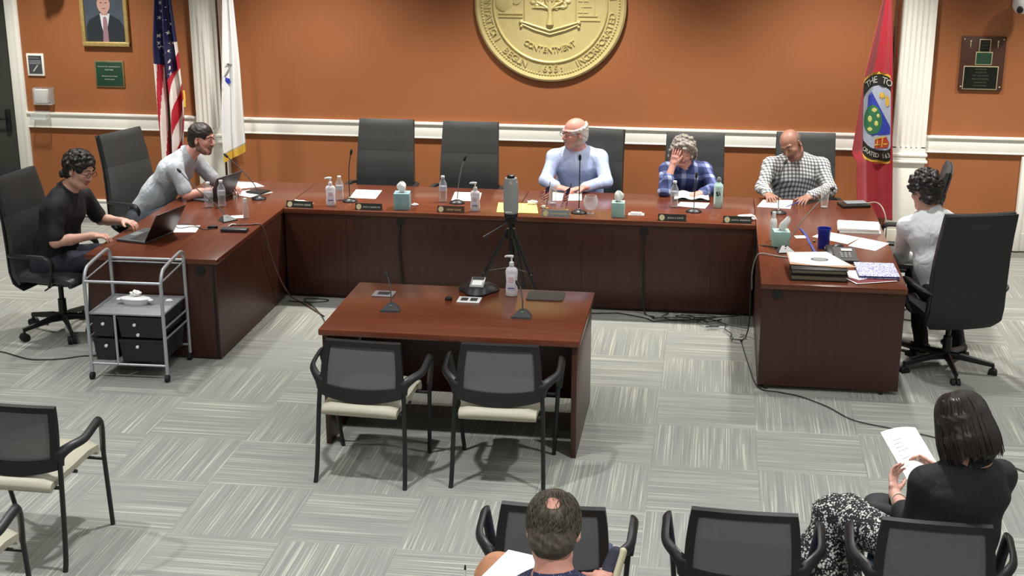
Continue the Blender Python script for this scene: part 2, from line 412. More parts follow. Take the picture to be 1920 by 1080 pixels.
# chair rail sections between the pilasters
def rail(n, x0, x1):
    cx, L = (x0+x1)/2, x1-x0
    o = MB().box((cx, -.012, .957), (L, .024, .125), bev=.003).box((cx, -.020, 1.028), (L, .040, .024), bev=.004).box((cx, -.015, .892), (L, .030, .014), bev=.004).build(n, M['white']); return tag(o, kind='structure')
rail('trim_2', -6.672, -4.915); rail('trim_3', -4.635, 1.585); rail('trim_4', 1.875, 4.9)
def basebd(n, x0, x1):
    cx, L = (x0+x1)/2, x1-x0
    tag(MB().box((cx, -.01, .08), (L, .02, .16), bev=.003).box((cx, -.014, .165), (L, .028, .028), bev=.008).build(n, M['white']), kind='structure')
basebd('baseboard_back', -4.635, 1.585); basebd('baseboard_left', -6.672, -4.915); basebd('baseboard_right', 1.875, 4.9)
tag(MB().box((2.80, -.012, .435), (.16, .03, .87), bev=.006).box((2.75, -.03, .435), (.05, .02, .87), bev=.008).build('trim_7', M['white']), kind='structure')
# fluted pilasters
def pilaster(n, xc, w=.29):
    d = .075; q = MB(); z0, z1 = .86, CEIL
    nf = 5; mg = .032; fw = (w-2*mg)/nf
    pts = [(xc-w/2, 0), (xc-w/2, -d)]
    for i in range(nf):
        a = xc-w/2+mg+i*fw
        for k in range(7):
            t = k/6*PI; pts.append((a+fw*.10+(1-math.cos(t))/2*fw*.8, -d+math.sin(t)*.010))
    pts += [(xc+w/2, -d), (xc+w/2, 0)]
    q.prism(pts[::-1], .93, z1); q.box((xc, -d/2, .91), (w, d, .06))
    q.box((xc, -.05, .868), (w+.045, .10, .03), bev=.010).box((xc, -.046, .838), (w+.02, .092, .034), bev=.006).box((xc, -.052, .808), (w+.055, .104, .028), bev=.010)
    q.box((xc, -.04, .45), (w+.01, .08, .70), bev=.004).box((xc, -.05, .09), (w+.04, .10, .18), bev=.008)
    return tag(q.build(n, M['white'], ang=30), kind='structure')
pilaster('trim_5', -4.775, .29); pilaster('trim_6', 1.728, .29)

# ================================================================== DESKS
H = .74
def grommet(mb, p, nrm, r=.035):
    n = Vector(nrm); p = Vector(p); mb.cone(p, p+n*.006, r, r*.96, 18, M['black']).cone(p+n*.006, p+n*.010, r*.7, r*.66, 18, M['black_soft'])
def desk(name, label, x0, x1, y0, y1, grain, panels, group=None, grom=(), bevz=.004):
    cx, cy = (x0+x1)/2, (y0+y1)/2; W, D = x1-x0, y1-y0
    t = thing(name, label, 'desk', (cx, cy, 0), 0, group)
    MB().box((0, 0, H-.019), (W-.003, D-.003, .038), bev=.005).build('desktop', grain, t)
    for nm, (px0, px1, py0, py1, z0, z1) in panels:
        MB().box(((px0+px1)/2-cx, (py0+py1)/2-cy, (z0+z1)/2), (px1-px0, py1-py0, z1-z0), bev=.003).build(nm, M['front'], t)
    for p, n in grom:
        q = MB(); grommet(q, (p[0]-cx, p[1]-cy, p[2]), n); q.build('grommet', None, t)
    return t
zt = H-.039
DX0, DX1, DXM = -3.367, .345, -1.515
for x0, x1, lb, gx, seams in ((DX0, DXM, 'long mahogany dais desk, left half, behind the tripod camera', -2.42, (-2.86,)), (DXM, DX1, 'long mahogany dais desk, right half, in front of the man in the blue shirt', -.50, (-.98, .02))):
    t = desk('conference_desk', lb, x0, x1, -2.334, -1.41, M['topX'],
         [('front_panel', (x0+.004, x1-.004, -2.318, -2.298, .03, zt)), ('toe_board', (x0+.01, x1-.01, -2.29, -2.27, 0, .03)), ('side_panel', (x0+.004, x0+.03, -2.297, -1.43, 0, zt)), ('side_panel', (x1-.03, x1-.004, -2.297, -1.43, 0, zt))],
         grom=[((gx, -2.318, .655), (0, -1, 0))])
    for sx in seams: MB().box((sx-(x0+x1)/2, -2.3185+1.872, .36), (.003, .002, zt-.04)).build('panel_joint', M['black_soft'], t)
t = desk('conference_desk', 'long mahogany side desk on the left, with open laptops', -4.335, DX0, -3.862, -1.41, M['topY'],
     [('end_panel', (-4.325, DX0-.012, -3.850, -3.825, .012, zt)), ('side_panel', (DX0-.037, DX0-.012, -3.824, -1.42, .012, zt)), ('end_panel', (-4.325, DX0-.04, -1.45, -1.42, .012, zt))],
     grom=[((-3.487, -3.850, .655), (0, -1, 0))])
MB().box((-.02+.4635+.009, -1.218, .36), (.012, .016, .68), bev=.002).build('corner_edge', M['black_soft'], t)
t = desk('conference_desk', 'mahogany side desk on the right covered with papers and binders', DX1, 1.282, -3.882, -1.41, M['topY'],
     [('end_panel', (DX1+.012, 1.270, -3.868, -3.843, .03, zt)), ('side_panel', (DX1+.012, DX1+.037, -3.842, -1.42, .012, zt)), ('end_panel', (DX1+.04, 1.27, -1.45, -1.42, .012, zt))],
     grom=[((.455, -3.868, .668), (0, -1, 0))])
for fx, fy in ((.35, -1.21), (-.4, -1.21), (.35, 1.2), (-.4, 1.2)): MB().cone((fx, fy, 0), (fx, fy, .03), .014, .014, 10).build('levelling_foot', M['black'], t)
# witness table
TW, TD = 1.5466, .9737
t = thing('witness_table', 'mahogany table in the middle of the room with two microphones on it', 'table', (-1.4838, -4.7204, 0), 0)
MB().box((0, 0, H-.019), (TW, TD, .038), bev=.004).build('tabletop', M['topX'], t)
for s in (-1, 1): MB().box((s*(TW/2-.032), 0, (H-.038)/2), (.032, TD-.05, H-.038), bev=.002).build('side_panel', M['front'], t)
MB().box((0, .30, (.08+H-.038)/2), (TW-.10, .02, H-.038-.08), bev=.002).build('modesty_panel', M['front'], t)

# ================================================================== EXECUTIVE CHAIR
def slab_profile(q, prof, wfn, th, m=None, bulge=.02, nu=10, flat0=False, flat1=False):
    """curved upholstered slab: prof list of (y,z); wfn(t) half width"""
    n = len(prof)-1
    def ev(t):
        a = min(int(t*n), n-1); k = t*n-a; p, r_ = prof[a], prof[a+1]; return p[0]*(1-k)+r_[0]*k, p[1]*(1-k)+r_[1]*k
    rings = []; i = q._mi(m); ns = n*3
    for s_ in range(ns+1):
        t = s_/ns; y, z = ev(t); y2, z2 = ev(min(1, t+.02)); y1, z1 = ev(max(0, t-.02)); ty, tz = y2-y1, z2-z1; L = math.hypot(ty, tz) or 1; ny, nz = -tz/L*-1, ty/L*-1
        # normal pointing to +y (front)
        ny, nz = tz/L, -ty/L
        hw = wfn(t); e = min(9 if flat0 else t*ns, 9 if flat1 else (1-t)*ns); thk = th*(.45 if e < .5 else (.85 if e < 1.5 else 1)); ring = []
        for k in range(nu*2):
            if k < nu: u = -1+2*k/(nu-1); f = 1
            else: u = 1-2*(k-nu)/(nu-1); f = -1
            rr = (1-abs(u)**8*.55); yy = f*thk*.5*rr + (bulge*(u*u) if f > 0 else bulge*.7*u*u)
            ring.append(q.b.verts.new((u*hw, y+ny*yy, z+nz*yy)))
        rings.append(ring)
    for a, b_ in zip(rings, rings[1:]):
        for j in range(nu*2):
            f = q.b.faces.new((a[j], a[(j+1) % (nu*2)], b_[(j+1) % (nu*2)], b_[j])); f.material_index = i
    q.b.faces.new(rings[0][::-1]).material_index = i; q.b.faces.new(rings[-1]).material_index = i
def exec_chair(label, loc, rz, group='black high-back office chairs', top=1.2):
    t = thing('office_chair', label, 'chair', loc, rz, group)
    k = top-1.2
    zs = .93+k
    q = MB(); slab_profile(q, [(-.18, .42), (-.215, .50), (-.225, .60), (-.222, .72), (-.232, .84), (-.25, zs)], lambda t_: .272-.02*t_-.02*max(0, .2-t_)*4, .062, flat1=True); q.build('backrest', M['leather'], t, ang=60)
    q = MB(); slab_profile(q, [(-.250, zs+.0015), (-.268, zs+.09), (-.292, zs+.18), (-.312, zs+.27)], lambda t_: .252-.010*t_, .062, bulge=.02, flat0=True); q.build('headrest', M['leather2'], t, ang=60)
    q = MB(); slab_profile(q, [(-.17, .365), (-.222, .43), (-.250, .52), (-.258, .70), (-.272, .90), (-.30, zs+.12), (-.335, zs+.265)], lambda t_: .268-.020*t_-.05*max(0, .14-t_)/.14, .018, bulge=.012); q.build('back_shell', M['backfab'], t, ang=60)
    q = MB(); slab_profile(q, [(.25, .43), (.245, .462), (.17, .478), (.0, .475), (-.15, .47), (-.20, .462)], lambda t_: .255, .085, bulge=.0); q.build('seat', M['leather'], t, ang=60)
    for s in (-1, 1):
        q = MB(); q.tube([(s*.245, -.235, .64), (s*.295, -.16, .655), (s*.30, .05, .66), (s*.30, .115, .652), (s*.298, .145, .615), (s*.285, .13, .54), (s*.262, .09, .45), (s*.22, .06, .425)], [.013, .016, .018, .018, .016, .014, .014, .013], 8, smooth=4, sx=1.5); q.build('armrest', M['black'], t)
    MB().cone((0, 0, .10), (0, 0, .26), .032, .030, 14).cone((0, 0, .25), (0, 0, .40), .019, .019, 12).box((0, -.01, .405), (.20, .26, .045), bev=.012).tube([(.1, .02, .40), (.24, .03, .395)], .006, 6).build('column', M['black'], t)
    for i in range(5):
        a = 2*PI*i/5+PI/2+R(24); ca, sa = math.cos(a), math.sin(a)
        l = MB().tube([(0, 0, .12), (ca*.10, sa*.10, .12), (ca*.32, sa*.32, .088)], [.032, .026, .018], 8, sx=.8).cone((ca*.315, sa*.315, .09), (ca*.315, sa*.315, .05), .010, .010, 8).build('leg', M['black'], t)
        w_ = MB()
        for s in (-1, 1):
            c = Vector((ca*.315-sa*s*.017, sa*.315+ca*s*.017, .031)); d = Vector((-sa, ca, 0)); w_.cone(c-d*.012, c+d*.012, .031, .031, 14)
        w_.build('caster', M['black_soft'], l)
    return t
G = 'black high-back office chairs'
CH = exec_chair('empty black office chair at the dais, left one behind the blue tissue box', (-2.875, -1.10, 0), PI)
def ec(loc, rz, label): return dup(CH, loc, rz, label)
ec((-2.115, -1.12, 0), PI, 'empty black office chair at the dais, right one, nearest the seal')
ec((-1.06, -1.10, -.03), PI-.18, 'black office chair holding the man in the pale blue shirt')
ec((-.155, -1.12, -.05), PI, 'black office chair holding the woman with her hand on her face')
ec((.78, -1.05, -.03), PI, 'black office chair holding the man in the checked shirt')
ec((-4.76, -3.42, 0), -PI/2-.12, 'black office chair holding the man in the black polo shirt')
ec((-4.70, -1.80, 0), -PI/2-.35, 'black office chair behind the man in the grey polo shirt')
ec((1.66, -3.28, -.02), R(16), 'large black office chair holding the man in the white shirt, seen from behind')
ec((1.44, -2.14, 0), R(82), 'black office chair beyond the man in the white shirt, seen edge on')

# ================================================================== MESH-BACK STACKING CHAIR
def stack_chair(label, loc, rz, seatm, group):
    t = thing('stacking_chair', label, 'chair', loc, rz, group)
    ztop = .825
    def S_(u, v):   # u -1..1 , v 0 bottom ..1 top  (back surface)
        hw = .238+.012*v-.034*v*v; y = -.185+.065*v-.03*(1-u*u)*.9; z = .520+.305*v-.034*(1-u*u)*(1-v)**2-.008*u*u*v
        return Vector((u*hw, y, z))
    # frame as a band around the border
    q = MB(); N = 14
    def band(inner, outer, mat_, th):
        ri = q._mi(None)
    path = [(-1, v/8) for v in range(0, 9)]+[(u/6-1, 1) for u in range(1, 12)]+[(1, 1-v/8) for v in range(0, 9)]+[(1-u/6, 0) for u in range(1, 12)]
    def inset(u, v, k): return (u*(1-k*1.0), .5+(v-.5)*(1-k*1.0))
    wo = []; n = len(path)
    for (u, v) in path:
        lo = .26 if v < .01 else (.13 if abs(u) < .99 else .16)
        o_ = S_(u, v); iu, iv = u*(1-.16), (.16 if v < .01 else (v if 0 < v < 1 else 1-.085))
        iv = min(max(v, .20), .905); i_ = S_(iu, iv)
        nrm = Vector((0, 1, .18)).normalized()
        wo.append([q.b.verts.new(p) for p in (o_+nrm*.012, i_+nrm*.010, i_-nrm*.010, o_-nrm*.014)])
    for a in range(n):
        b_ = (a+1) % n
        for k in range(4): q.b.faces.new((wo[a][k], wo[a][(k+1) % 4], wo[b_][(k+1) % 4], wo[b_][k]))
    q.build('back_frame', M['black'], t, ang=30)
    q = MB(); q.sheet(lambda a, b_: S_((a*2-1)*.86, .18+.74*b_), 10, 6, th=.003); q.build('mesh_panel', M['mesh'], t)
    q = MB(); slab_profile(q, [(.262, .405), (.262, .44), (.16, .452), (.0, .445), (-.14, .445), (-.225, .442), (-.242, .415)], lambda t_: .226-.010*t_, .075, bulge=0); q.build('seat', seatm, t, ang=60)
    MB().tube([(-.235, .0, .425), (.235, .0, .425)], .010, 8).tube([(-.25, -.19, .42), (.25, -.19, .42)], .010, 8).tube([(-.285, .18, .42), (.285, .18, .42)], .009, 8).build('seat_rail', M['black'], t)
    for s in (-1, 1):
        MB().tube([(s*.262, -.265, 0), (s*.258, -.235, .10), (s*.248, -.19, .45), (s*.238, -.165, .62)], .013, 10, smooth=4).build('leg', M['black'], t)
        MB().tube([(s*.268, .265, 0), (s*.30, .17, .47)], .0125, 10).build('leg', M['black'], t)
        MB().tube([(s*.232, -.170, .54), (s*.245, -.172, .59), (s*.285, -.135, .622), (s*.322, -.06, .636), (s*.326, .05, .662), (s*.326, .110, .664), (s*.322, .134, .62), (s*.304, .160, .475)], [.016, .015, .012, .011, .011, .012, .013, .013], 12, smooth=5, sx=2.0, upv=(0, 1, 0)).build('armrest', M['black'], t)
    return t
SC = stack_chair('mesh-back stacking chair with cream seat, left one at the witness table', (-1.878, -5.475, 0), R(-3), M['beige'], 'mesh-back stacking chairs with cream seats')
dup(SC, (-1.124, -5.415, 0), R(1), 'mesh-back stacking chair with cream seat, right one at the witness table')
dup(SC, (-3.345, -6.65, 0), R(-1), 'mesh-back stacking chair with cream seat on the far left of the open floor')
dup(SC, (-3.27, -7.66, 0), R(0), 'mesh-back stacking chair at the bottom left corner, mostly cut off by the picture edge')
SB = stack_chair('black mesh-back stacking chair in front of the balding man', (-.593, -7.375, 0), 0, M['bluevinyl'], 'mesh-back stacking chairs of the audience')
dup(SB, (.193, -7.315, 0), R(-1), 'empty black mesh-back stacking chair between the two seated audience members')
dup(SB, (.963, -7.30, 0), R(-2), 'black mesh-back stacking chair holding the woman in the black blazer')
dup(SB, (1.75, -7.25, 0), R(-2), 'blue-seated stacking chair cut off by the right picture edge')
dup(SB, (-.50, -8.55, 0), 0, 'stacking chair holding the balding man, below the picture edge')
# ================================================================== WALL FURNISHINGS
# ---- gold town seal
def arc_text(mb, txt, radius, a0, a1, size, cx, cz, y, m, outward=False, ex=.006):
    """letters spread from angle a0 to a1 (radians, 0 = right, counterclockwise) reading along the bottom of a disc"""
    n = len(txt)
    for i, ch in enumerate(txt):
        if ch == ' ': continue
        a = a0+(a1-a0)*(i+.5)/n
        px, pz = cx+math.cos(a)*radius, cz+math.sin(a)*radius
        th = a+PI/2 if not outward else a-PI/2
        c_, s_ = math.cos(th), math.sin(th)
        add_text(mb, ch, size, lambda p, px=px, pz=pz, c_=c_, s_=s_: Vector((px+p.x*c_-p.y*s_, y-p.z, pz+p.x*s_+p.y*c_)), m, ex)
SX, SZ, SR = -1.515, 2.139, .690
t = thing('wall_seal', 'big round gold relief seal on the orange wall above the dais', 'seal', (SX, 0, SZ))
rx90 = Matrix.Rotation(PI/2, 3, 'X')
MB().lathe([(SR-.02, 0), (SR, .012), (SR, .04), (SR-.018, .052), (SR-.040, .046), (SR-.046, .034), (.0001, .034)], n=96, rot=rx90).build('disc', M['gold'], t, ang=25)
MB().lathe([(.500, .030), (.505, .046), (.515, .050), (.525, .046), (.530, .030)], n=96, rot=rx90).build('inner_ring', M['gold'], t, ang=60)
q = MB()
for i in range(150):
    a = 2*PI*i/150; q.ball((math.cos(a)*(SR-.062), -.036, math.sin(a)*(SR-.062)), .0098, n=6)
tag(q.build('beaded_rim', M['gold'], t), kind='stuff')
q = MB(); arc_text(q, 'PLANTATION  BEGUN  1635:  INCORPORATED  1639', .575, PI*1.0-.30, PI*2+.42, .086, 0, 0, -.034, None, ex=.012)
tag(q.build('lettering', M['gold'], t, smooth=False), kind='stuff')
q = MB(); arc_text(q, 'CONTENTMENT', .40, PI*1.5-.62, PI*1.5+.62, .070, 0, 0, -.040, None, ex=.008)
tag(q.build('motto', M['gold'], t, smooth=False), kind='stuff')
q = MB()
sh = [(-.23, .34), (.23, .34), (.23, -.16), (.12, -.18), (0, -.215), (-.12, -.18), (-.23, -.16)]
q.prism(sh, 0, .012, fn=lambda p: Vector((p.x, -.034-p.z, p.y)))
q.tube([Vector((x, -.050, z)) for x, z in [(-.25, -.15), (-.12, -.19), (0, -.225), (.12, -.19), (.25, -.15)]], .010, 8)
q.tube([Vector((x, -.046, z)) for x, z in [(-.26, -.17), (-.14, -.22), (0, -.26), (.14, -.22), (.26, -.17)]], .008, 8)
for s in (-1, 1):
    q.ball((s*.262, -.046, -.15), .020, n=10).ball((s*.262, -.046, -.19), .014, n=10).tube([(s*.23, -.048, -.16), (s*.23, -.048, .34)], .006, 6)
q.build('shield', M['gold'], t, ang=40)
q = MB(); rnd = random.Random(3)
q.tube([(0, -.055, -.17), (.004, -.058, -.09), (-.004, -.058, 0), (0, -.055, .08)], [.034, .022, .020, .016], 10)
for bx, bz, r_ in [(-.12, .03, .012), (.12, .04, .012), (-.07, .12, .010), (.08, .12, .010), (-.16, -.02, .008), (.15, -.01, .008)]:
    q.tube([(0, -.056, -.06+abs(bx)*.2), (bx*.5, -.058, bz*.4-.01), (bx, -.056, bz)], [r_*1.2, r_, r_*.6], 8)
for _ in range(90):
    a = rnd.random()*2*PI; rr = .2*math.sqrt(rnd.random()); x, z = rr*math.cos(a)*.95, .10+rr*math.sin(a)*.75
    if z < .0 and abs(x) < .06: continue
    q.ball((x, -.048, z), (rnd.uniform(.016, .034), .014, rnd.uniform(.013, .024)), n=7)
q.ball((0, -.056, .055), (.055, .02, .03), n=12)
q.build('tree', M['gold'], t, ang=80)
q = MB()
q.lathe([(.075, 0), (.080, .01), (.06, .018), (.0001, .016)], (-.42, -.034, .02), 20, rot=rx90).lathe([(.045, 0), (.045, .01), (.0001, .018)], (-.31, -.034, .05), 16, rot=rx90)
for k in range(4): q.tube([(-.46+.02*k, -.05, -.03), (-.40+.015*k, -.05, .03), (-.42+.02*k, -.05, .08)], .005, 6)
q.box((-.36, -.041, -.075), (.22, .014, .014)).box((-.36, -.04, -.105), (.22, .012, .014)).prism([(-.42, -.08), (-.30, -.08), (-.34, -.02), (-.40, -.02)], .0, .012, fn=lambda p: Vector((p.x, -.034-p.z, p.y)))
for k in range(5): q.box((.30+.03*(k % 2), -.037, .14-.05*k), (.09, .008, .008))
q.box((.345, -.038, -.09), (.17, .010, .012)).box((.36, -.038, -.13), (.19, .010, .010)).box((.30, -.036, .05), (.012, .007, .26)).box((.40, -.036, .05), (.012, .007, .26))
tag(q.build('side_relief', M['gold'], t, ang=40), kind='stuff')
# ---- portrait
t = thing('framed_portrait', 'gold framed portrait of a man in a dark suit on the left wall', 'picture', (-5.79, 0, 1.99))
PW, PH = .475, .60
MB().box((-PW/2+.02, -.02, 0), (.04, .04, PH), bev=.008, seg=3).box((PW/2-.02, -.02, 0), (.04, .04, PH), bev=.008, seg=3).box((0, -.02, -PH/2+.022), (PW, .042, .044), bev=.008, seg=3).box((0, -.02, PH/2-.022), (PW, .042, .044), bev=.008, seg=3).build('frame', M['goldframe'], t)
pc = MB().box((0, -.012, 0), (PW-.07, .01, PH-.07)).build('canvas', noisy('portrait backdrop', (66, 76, 88), (84, 92, 104), (5, 5, 5), .4), t, smooth=False)
def flat(poly, d): return lambda q: q.prism(poly, 0, .0009, fn=lambda p: Vector((p.x, -.0172-d-p.z, p.y)))
def fl_(name, m, *polys, d=0):
    q = MB()
    for p in polys: flat(p, d)(q)
    return q.build(name, m, t, smooth=False)
def ell(cx, cz, a, b_, n=20): return [(cx+a*math.cos(2*PI*i/n), cz+b_*math.sin(2*PI*i/n)) for i in range(n)]
fl_('painted_suit', mat('painted suit', (44, 50, 56), .4), [(-.19, -.26), (.19, -.26), (.19, -.12), (.15, -.05), (.06, .0), (-.06, .0), (-.155, -.05), (-.19, -.12)])
fl_('painted_shirt', mat('painted shirt', (214, 214, 222), .4), [(-.045, .01), (.055, .01), (.03, -.10), (-.005, -.24), (-.035, -.10)], d=.002)
fl_('painted_tie', mat('painted tie', (148, 116, 128), .4), [(-.012, -.02), (.016, -.02), (.024, -.05), (.03, -.26), (-.03, -.26), (-.016, -.05)], d=.004)
fl_('painted_neck', mat('painted neck', (186, 146, 134), .4), [(-.035, .06), (-.03, -.005), (.035, -.005), (.035, .06)], d=.0025)
fl_('painted_head', mat('painted face', (196, 156, 144), .4), ell(0, .10, .066, .09), d=.004)
for ex_ in (-.024, .024): fl_('painted_eye', mat('painted eye', (70, 54, 50), .4), ell(ex_, .112, .010, .0045, 10), d=.0055)
fl_('painted_mouth', mat('painted mouth', (150, 96, 92), .4), ell(0, .058, .020, .005, 12), d=.0055)
fl_('painted_hair', mat('painted hair', (120, 100, 88), .4), [(-.068, .11), (-.06, .17), (-.03, .20), (.03, .20), (.062, .17), (.068, .11), (.05, .15), (0, .165), (-.05, .15)], d=.006)
# ---- plaques and small wall things
t = thing('green_plaque', 'green metal plaque with raised lettering under the gold framed portrait', 'plaque', (-5.79, 0, 1.425))
MB().box((0, -.006, 0), (.295, .012, .258), bev=.003).build('plate_border', noisy('tarnished bronze edge', (120, 108, 74), (140, 126, 88), (20, 20, 20), .5, metal=.4), t)
MB().box((0, -.010, 0), (.265, .01, .228), bev=.002).build('plate', M['greenplate'], t)
q = MB(); y = .07
for i, (s_, w_) in enumerate([('TOWN OF THE COMMONWEALTH', .0145), ('SELECTMEN', .016), ('', .01), ('dedicated to the citizens', .016), ('for their service', .016)]):
    if s_: add_text(q, s_, w_, wallfn(0, -.0155, y), None, .0006)
    y -= .030
tag(q.build('lettering', M['print'], t, smooth=False), kind='stuff')
t = thing('small_sign', 'small white framed charcoal notice beside the door trim', 'sign', (-6.54, 0, 1.50))
MB().box((0, -.008, 0), (.175, .016, .215), bev=.003).build('frame', M['white'], t)
MB().box((0, -.0165, 0), (.135, .003, .175)).build('notice', mat('charcoal notice', (70, 72, 78), .5), t, smooth=False)
q = MB(); add_text(q, 'TOWN HALL', .018, wallfn(-.012, -.0185, .065), None, .0004)
for k in range(3): q.box((0, -.0185, .038-.014*k), (.115, .001, .007))
tag(q.build('lettering', M['printgrey'], t, smooth=False), kind='stuff')
MB().prism([(-.03, -.06), (-.018, -.066), (.03, -.005), (.022, -.0)], 0, .001, fn=lambda p: Vector((p.x, -.0182-p.z, p.y))).build('pictogram', M['print'], t, smooth=False)
t = thing('wall_dispenser', 'clear acrylic holder with white cards on the wall above the chair rail', 'holder', (-6.475, 0, 1.20))
MB().box((0, -.003, 0), (.185, .006, .16), bev=.002).box((0, -.075, 0), (.185, .004, .16)).box((-.091, -.04, 0), (.004, .07, .16)).box((.091, -.04, 0), (.004, .07, .16)).box((0, -.04, -.078), (.18, .07, .004)).build('holder_shell', M['acrylic'], t)
MB().box((-.02, -.04, .0), (.13, .05, .13), bev=.004).build('card_pack', M['paper'], t)
t = thing('brochure_tray', 'small empty clear tray on the wall overlapping the chair rail', 'tray', (-6.50, -.056, 1.02))
MB().box((0, -.003, 0), (.165, .004, .075)).box((0, -.045, -.036), (.165, .085, .004)).box((0, -.088, -.01), (.165, .004, .052)).box((-.081, -.045, -.01), (.004, .085, .052)).box((.081, -.045, -.01), (.004, .085, .052)).build('tray_shell', M['acrylic'], t)
t = thing('award_plaque', 'walnut award plaque with three metal plates on the right wall', 'plaque', (2.300, 0, 1.688))
MB().box((0, -.012, 0), (.375, .024, .47), bev=.005).build('board', M['plaqueboard'], t)
for nm, x, z, w_, h_, pm in (('top_plate', .01, .155, .098, .115, 'blackplate'), ('middle_plate', .01, .045, .142, .112, 'greenplate'), ('large_plate', -.005, -.125, .295, .205, 'blackplate')):
    pp = MB().box((x, -.025, z), (w_, .003, h_), bev=.001).build(nm, M['brassline'], t)
    MB().box((x, -.0268, z), (w_-.014, .002, h_-.014)).build('engraved_field', M[pm], pp, smooth=False)
    q = MB(); nl = 3 if h_ < .15 else 6
    for k in range(nl): add_text(q, ['IN HONOR', 'OF SERVICE', 'TO THE TOWN', 'AND ITS PEOPLE', 'presented by', 'the committee'][k], .0135 if h_ < .15 else .019, wallfn(x, -.0285, z+h_*.5-.028-(h_-.035)*(k/nl)), None, .0002)
    tag(q.build('lettering', mat('engraved print', (88, 92, 76), .5), pp, smooth=False), kind='stuff')
for s in (-1, 1): MB().ball((s*.115+.003, -.030, .19), (.008, .006, .012), n=8).cone((s*.115+.003, -.029, .175), (s*.115+.003, -.029, .135), .007, .002, 8).build('torch_ornament', M['brassline'], t)
for x, z in ((-.165, .21), (.165, .21), (-.165, -.205), (.165, -.205)): MB().ball((x, -.026, z), (.007, .005, .007), n=8).build('pin', M['brassline'], t)
def wallcam(label, x, z):
    t = thing('wall_camera', label, 'camera', (x, 0, z))
    MB().box((0, -.012, .03), (.11, .024, .11), bev=.005).box((0, -.09, .04), (.05, .15, .035), bev=.008).build('bracket', M['whiteplastic'], t)
    MB().lathe([(.045, .10), (.075, .09), (.088, .04), (.088, -.02), (.06, -.06), (.0001, -.072)], (0, -.20, .0), 24).build('camera_body', M['whiteplastic'], t)
    MB().cone((-.03, -.25, -.02), (-.045, -.29, -.035), .030, .026, 16).build('lens', M['black'], t)
wallcam('white wall camera in the top right corner', 2.56, 2.21)
wallcam('camera-shaped body added for its shadow, outside the picture at the top left', -6.25, 2.36)  # unseen wall object built for its shadow, borrowing the camera's shape

# ================================================================== FLAGS
def smooth01(t): t = max(0, min(1, t)); return t*t*(3-2*t)
def lerp(a, b_, t): return a+(b_-a)*t
def poly_at(pts, t):
    for (t0, v0), (t1, v1) in zip(pts, pts[1:]):
        if t <= t1: return lerp(v0, v1, (t-t0)/(t1-t0))
    return pts[-1][1]
def star_poly(cx, cz, r, rot=0): return [(cx+(r if k % 2 == 0 else r*.42)*math.sin(rot+k*PI/5), cz+(r if k % 2 == 0 else r*.42)*math.cos(rot+k*PI/5)) for k in range(10)]
def flag_stand(t, x, y, ztop=2.62):
    MB().lathe([(.14, 0), (.14, .012), (.10, .03), (.035, .045), (.024, .07), (.02, .16)], (x, y, 0), 24).build('stand_base', M['goldframe'], t)
    MB().cone((x, y, .03), (x, y, ztop), .012, .011, 12).build('pole', M['plaqueboard'], t)
# US flag
FY = -.24
t = thing('national_flag', 'striped flag with white stars hanging on a pole in front of the left wall', 'flag', (-5.2, FY, 0)); fo = Vector((-5.2, FY, 0))
def usf(u, v):      # u 0..1 across, v 0 top .. 1 bottom
    z = 2.62-1.95*v; tt = v
    xl = poly_at([(0, -5.15), (.236, -5.168), (.45, -5.205), (.8, -5.224), (1, -5.22)], tt); xr = poly_at([(0, -5.11), (.236, -5.01), (.46, -4.97), (.69, -4.94), (.8, -4.95), (1, -4.99)], tt)
    a = .012+.045*smooth01(v*1.6)
    y = FY-.02-a*math.sin(u*PI*2*2.2+.6*math.sin(v*5)+.4)-.012*math.sin(u*PI*9+v*3)
    return Vector((lerp(xl, xr, u), y, z))-fo
def uscol(u, v):
    vv = v*1.95
    fold = .50-.10*math.sin(v*3)
    if u < fold:
        if vv < 1.04-.05*u*0+.10*u: return M['flagblue']
        c = (u*1.0+ (vv-1.04)*.20)/.145
        return M['flagred'] if int(c+.25) % 2 else M['flagwhite']
    if u < .80:
        if vv < 1.22-.30*(u-fold)*1.2: return M['flagblue']
        c = ((u-fold)*.9+(vv-1.0)*.95)/.20
        return M['flagred'] if int(c) % 2 else M['flagwhite']
    if vv < .84: return M['flagblue']
    c = ((u)*.4+(vv-.8)*.9)/.13
    return M['flagred'] if int(c) % 2 == 0 else M['flagwhite']
fo_o = MB().sheet(usf, 80, 330, th=.002, mfn=uscol); fo_o.build('cloth', None, t, ang=180)
q = MB(); rnd = random.Random(5)
for k, (u, v) in enumerate([(.25, .25), (.55, .27), (.8, .29), (.2, .32), (.5, .33), (.75, .35), (.35, .365), (.62, .39), (.18, .405), (.82, .39), (.42, .43), (.68, .44), (.22, .46), (.55, .475), (.34, .50), (.60, .525), (.14, .44), (.60, .555), (.62, .585), (.3, .29), (.4, .21), (.6, .19)]):
    p = usf(u, v)
    du = .003; 
    def f(pp, p=p, u=u, v=v):
        g = usf(min(1, max(0, u+pp.x/.22)), v-pp.y/1.95); return Vector((g.x, g.y-.004-pp.z, g.z))
    poly = star_poly(0, 0, .023, rnd.uniform(-.4, .4)); vs = [f(Vector((a, b_, 0))) for a, b_ in poly]+[f(Vector((0, 0, 0)))]
    q.raw(vs, [(i, (i+1) % 10, 10) for i in range(10)])
tag(q.build('stars', M['flagwhite'], t, smooth=False), kind='stuff')
q = MB(); q.sheet(lambda u, v: usf(1, .66+.08*v)+Vector((u*.02, -.004, 0)), 2, 6, th=.004); q.build('fringe', M['fringe'], t)
flag_stand(t, 0.06, .03)
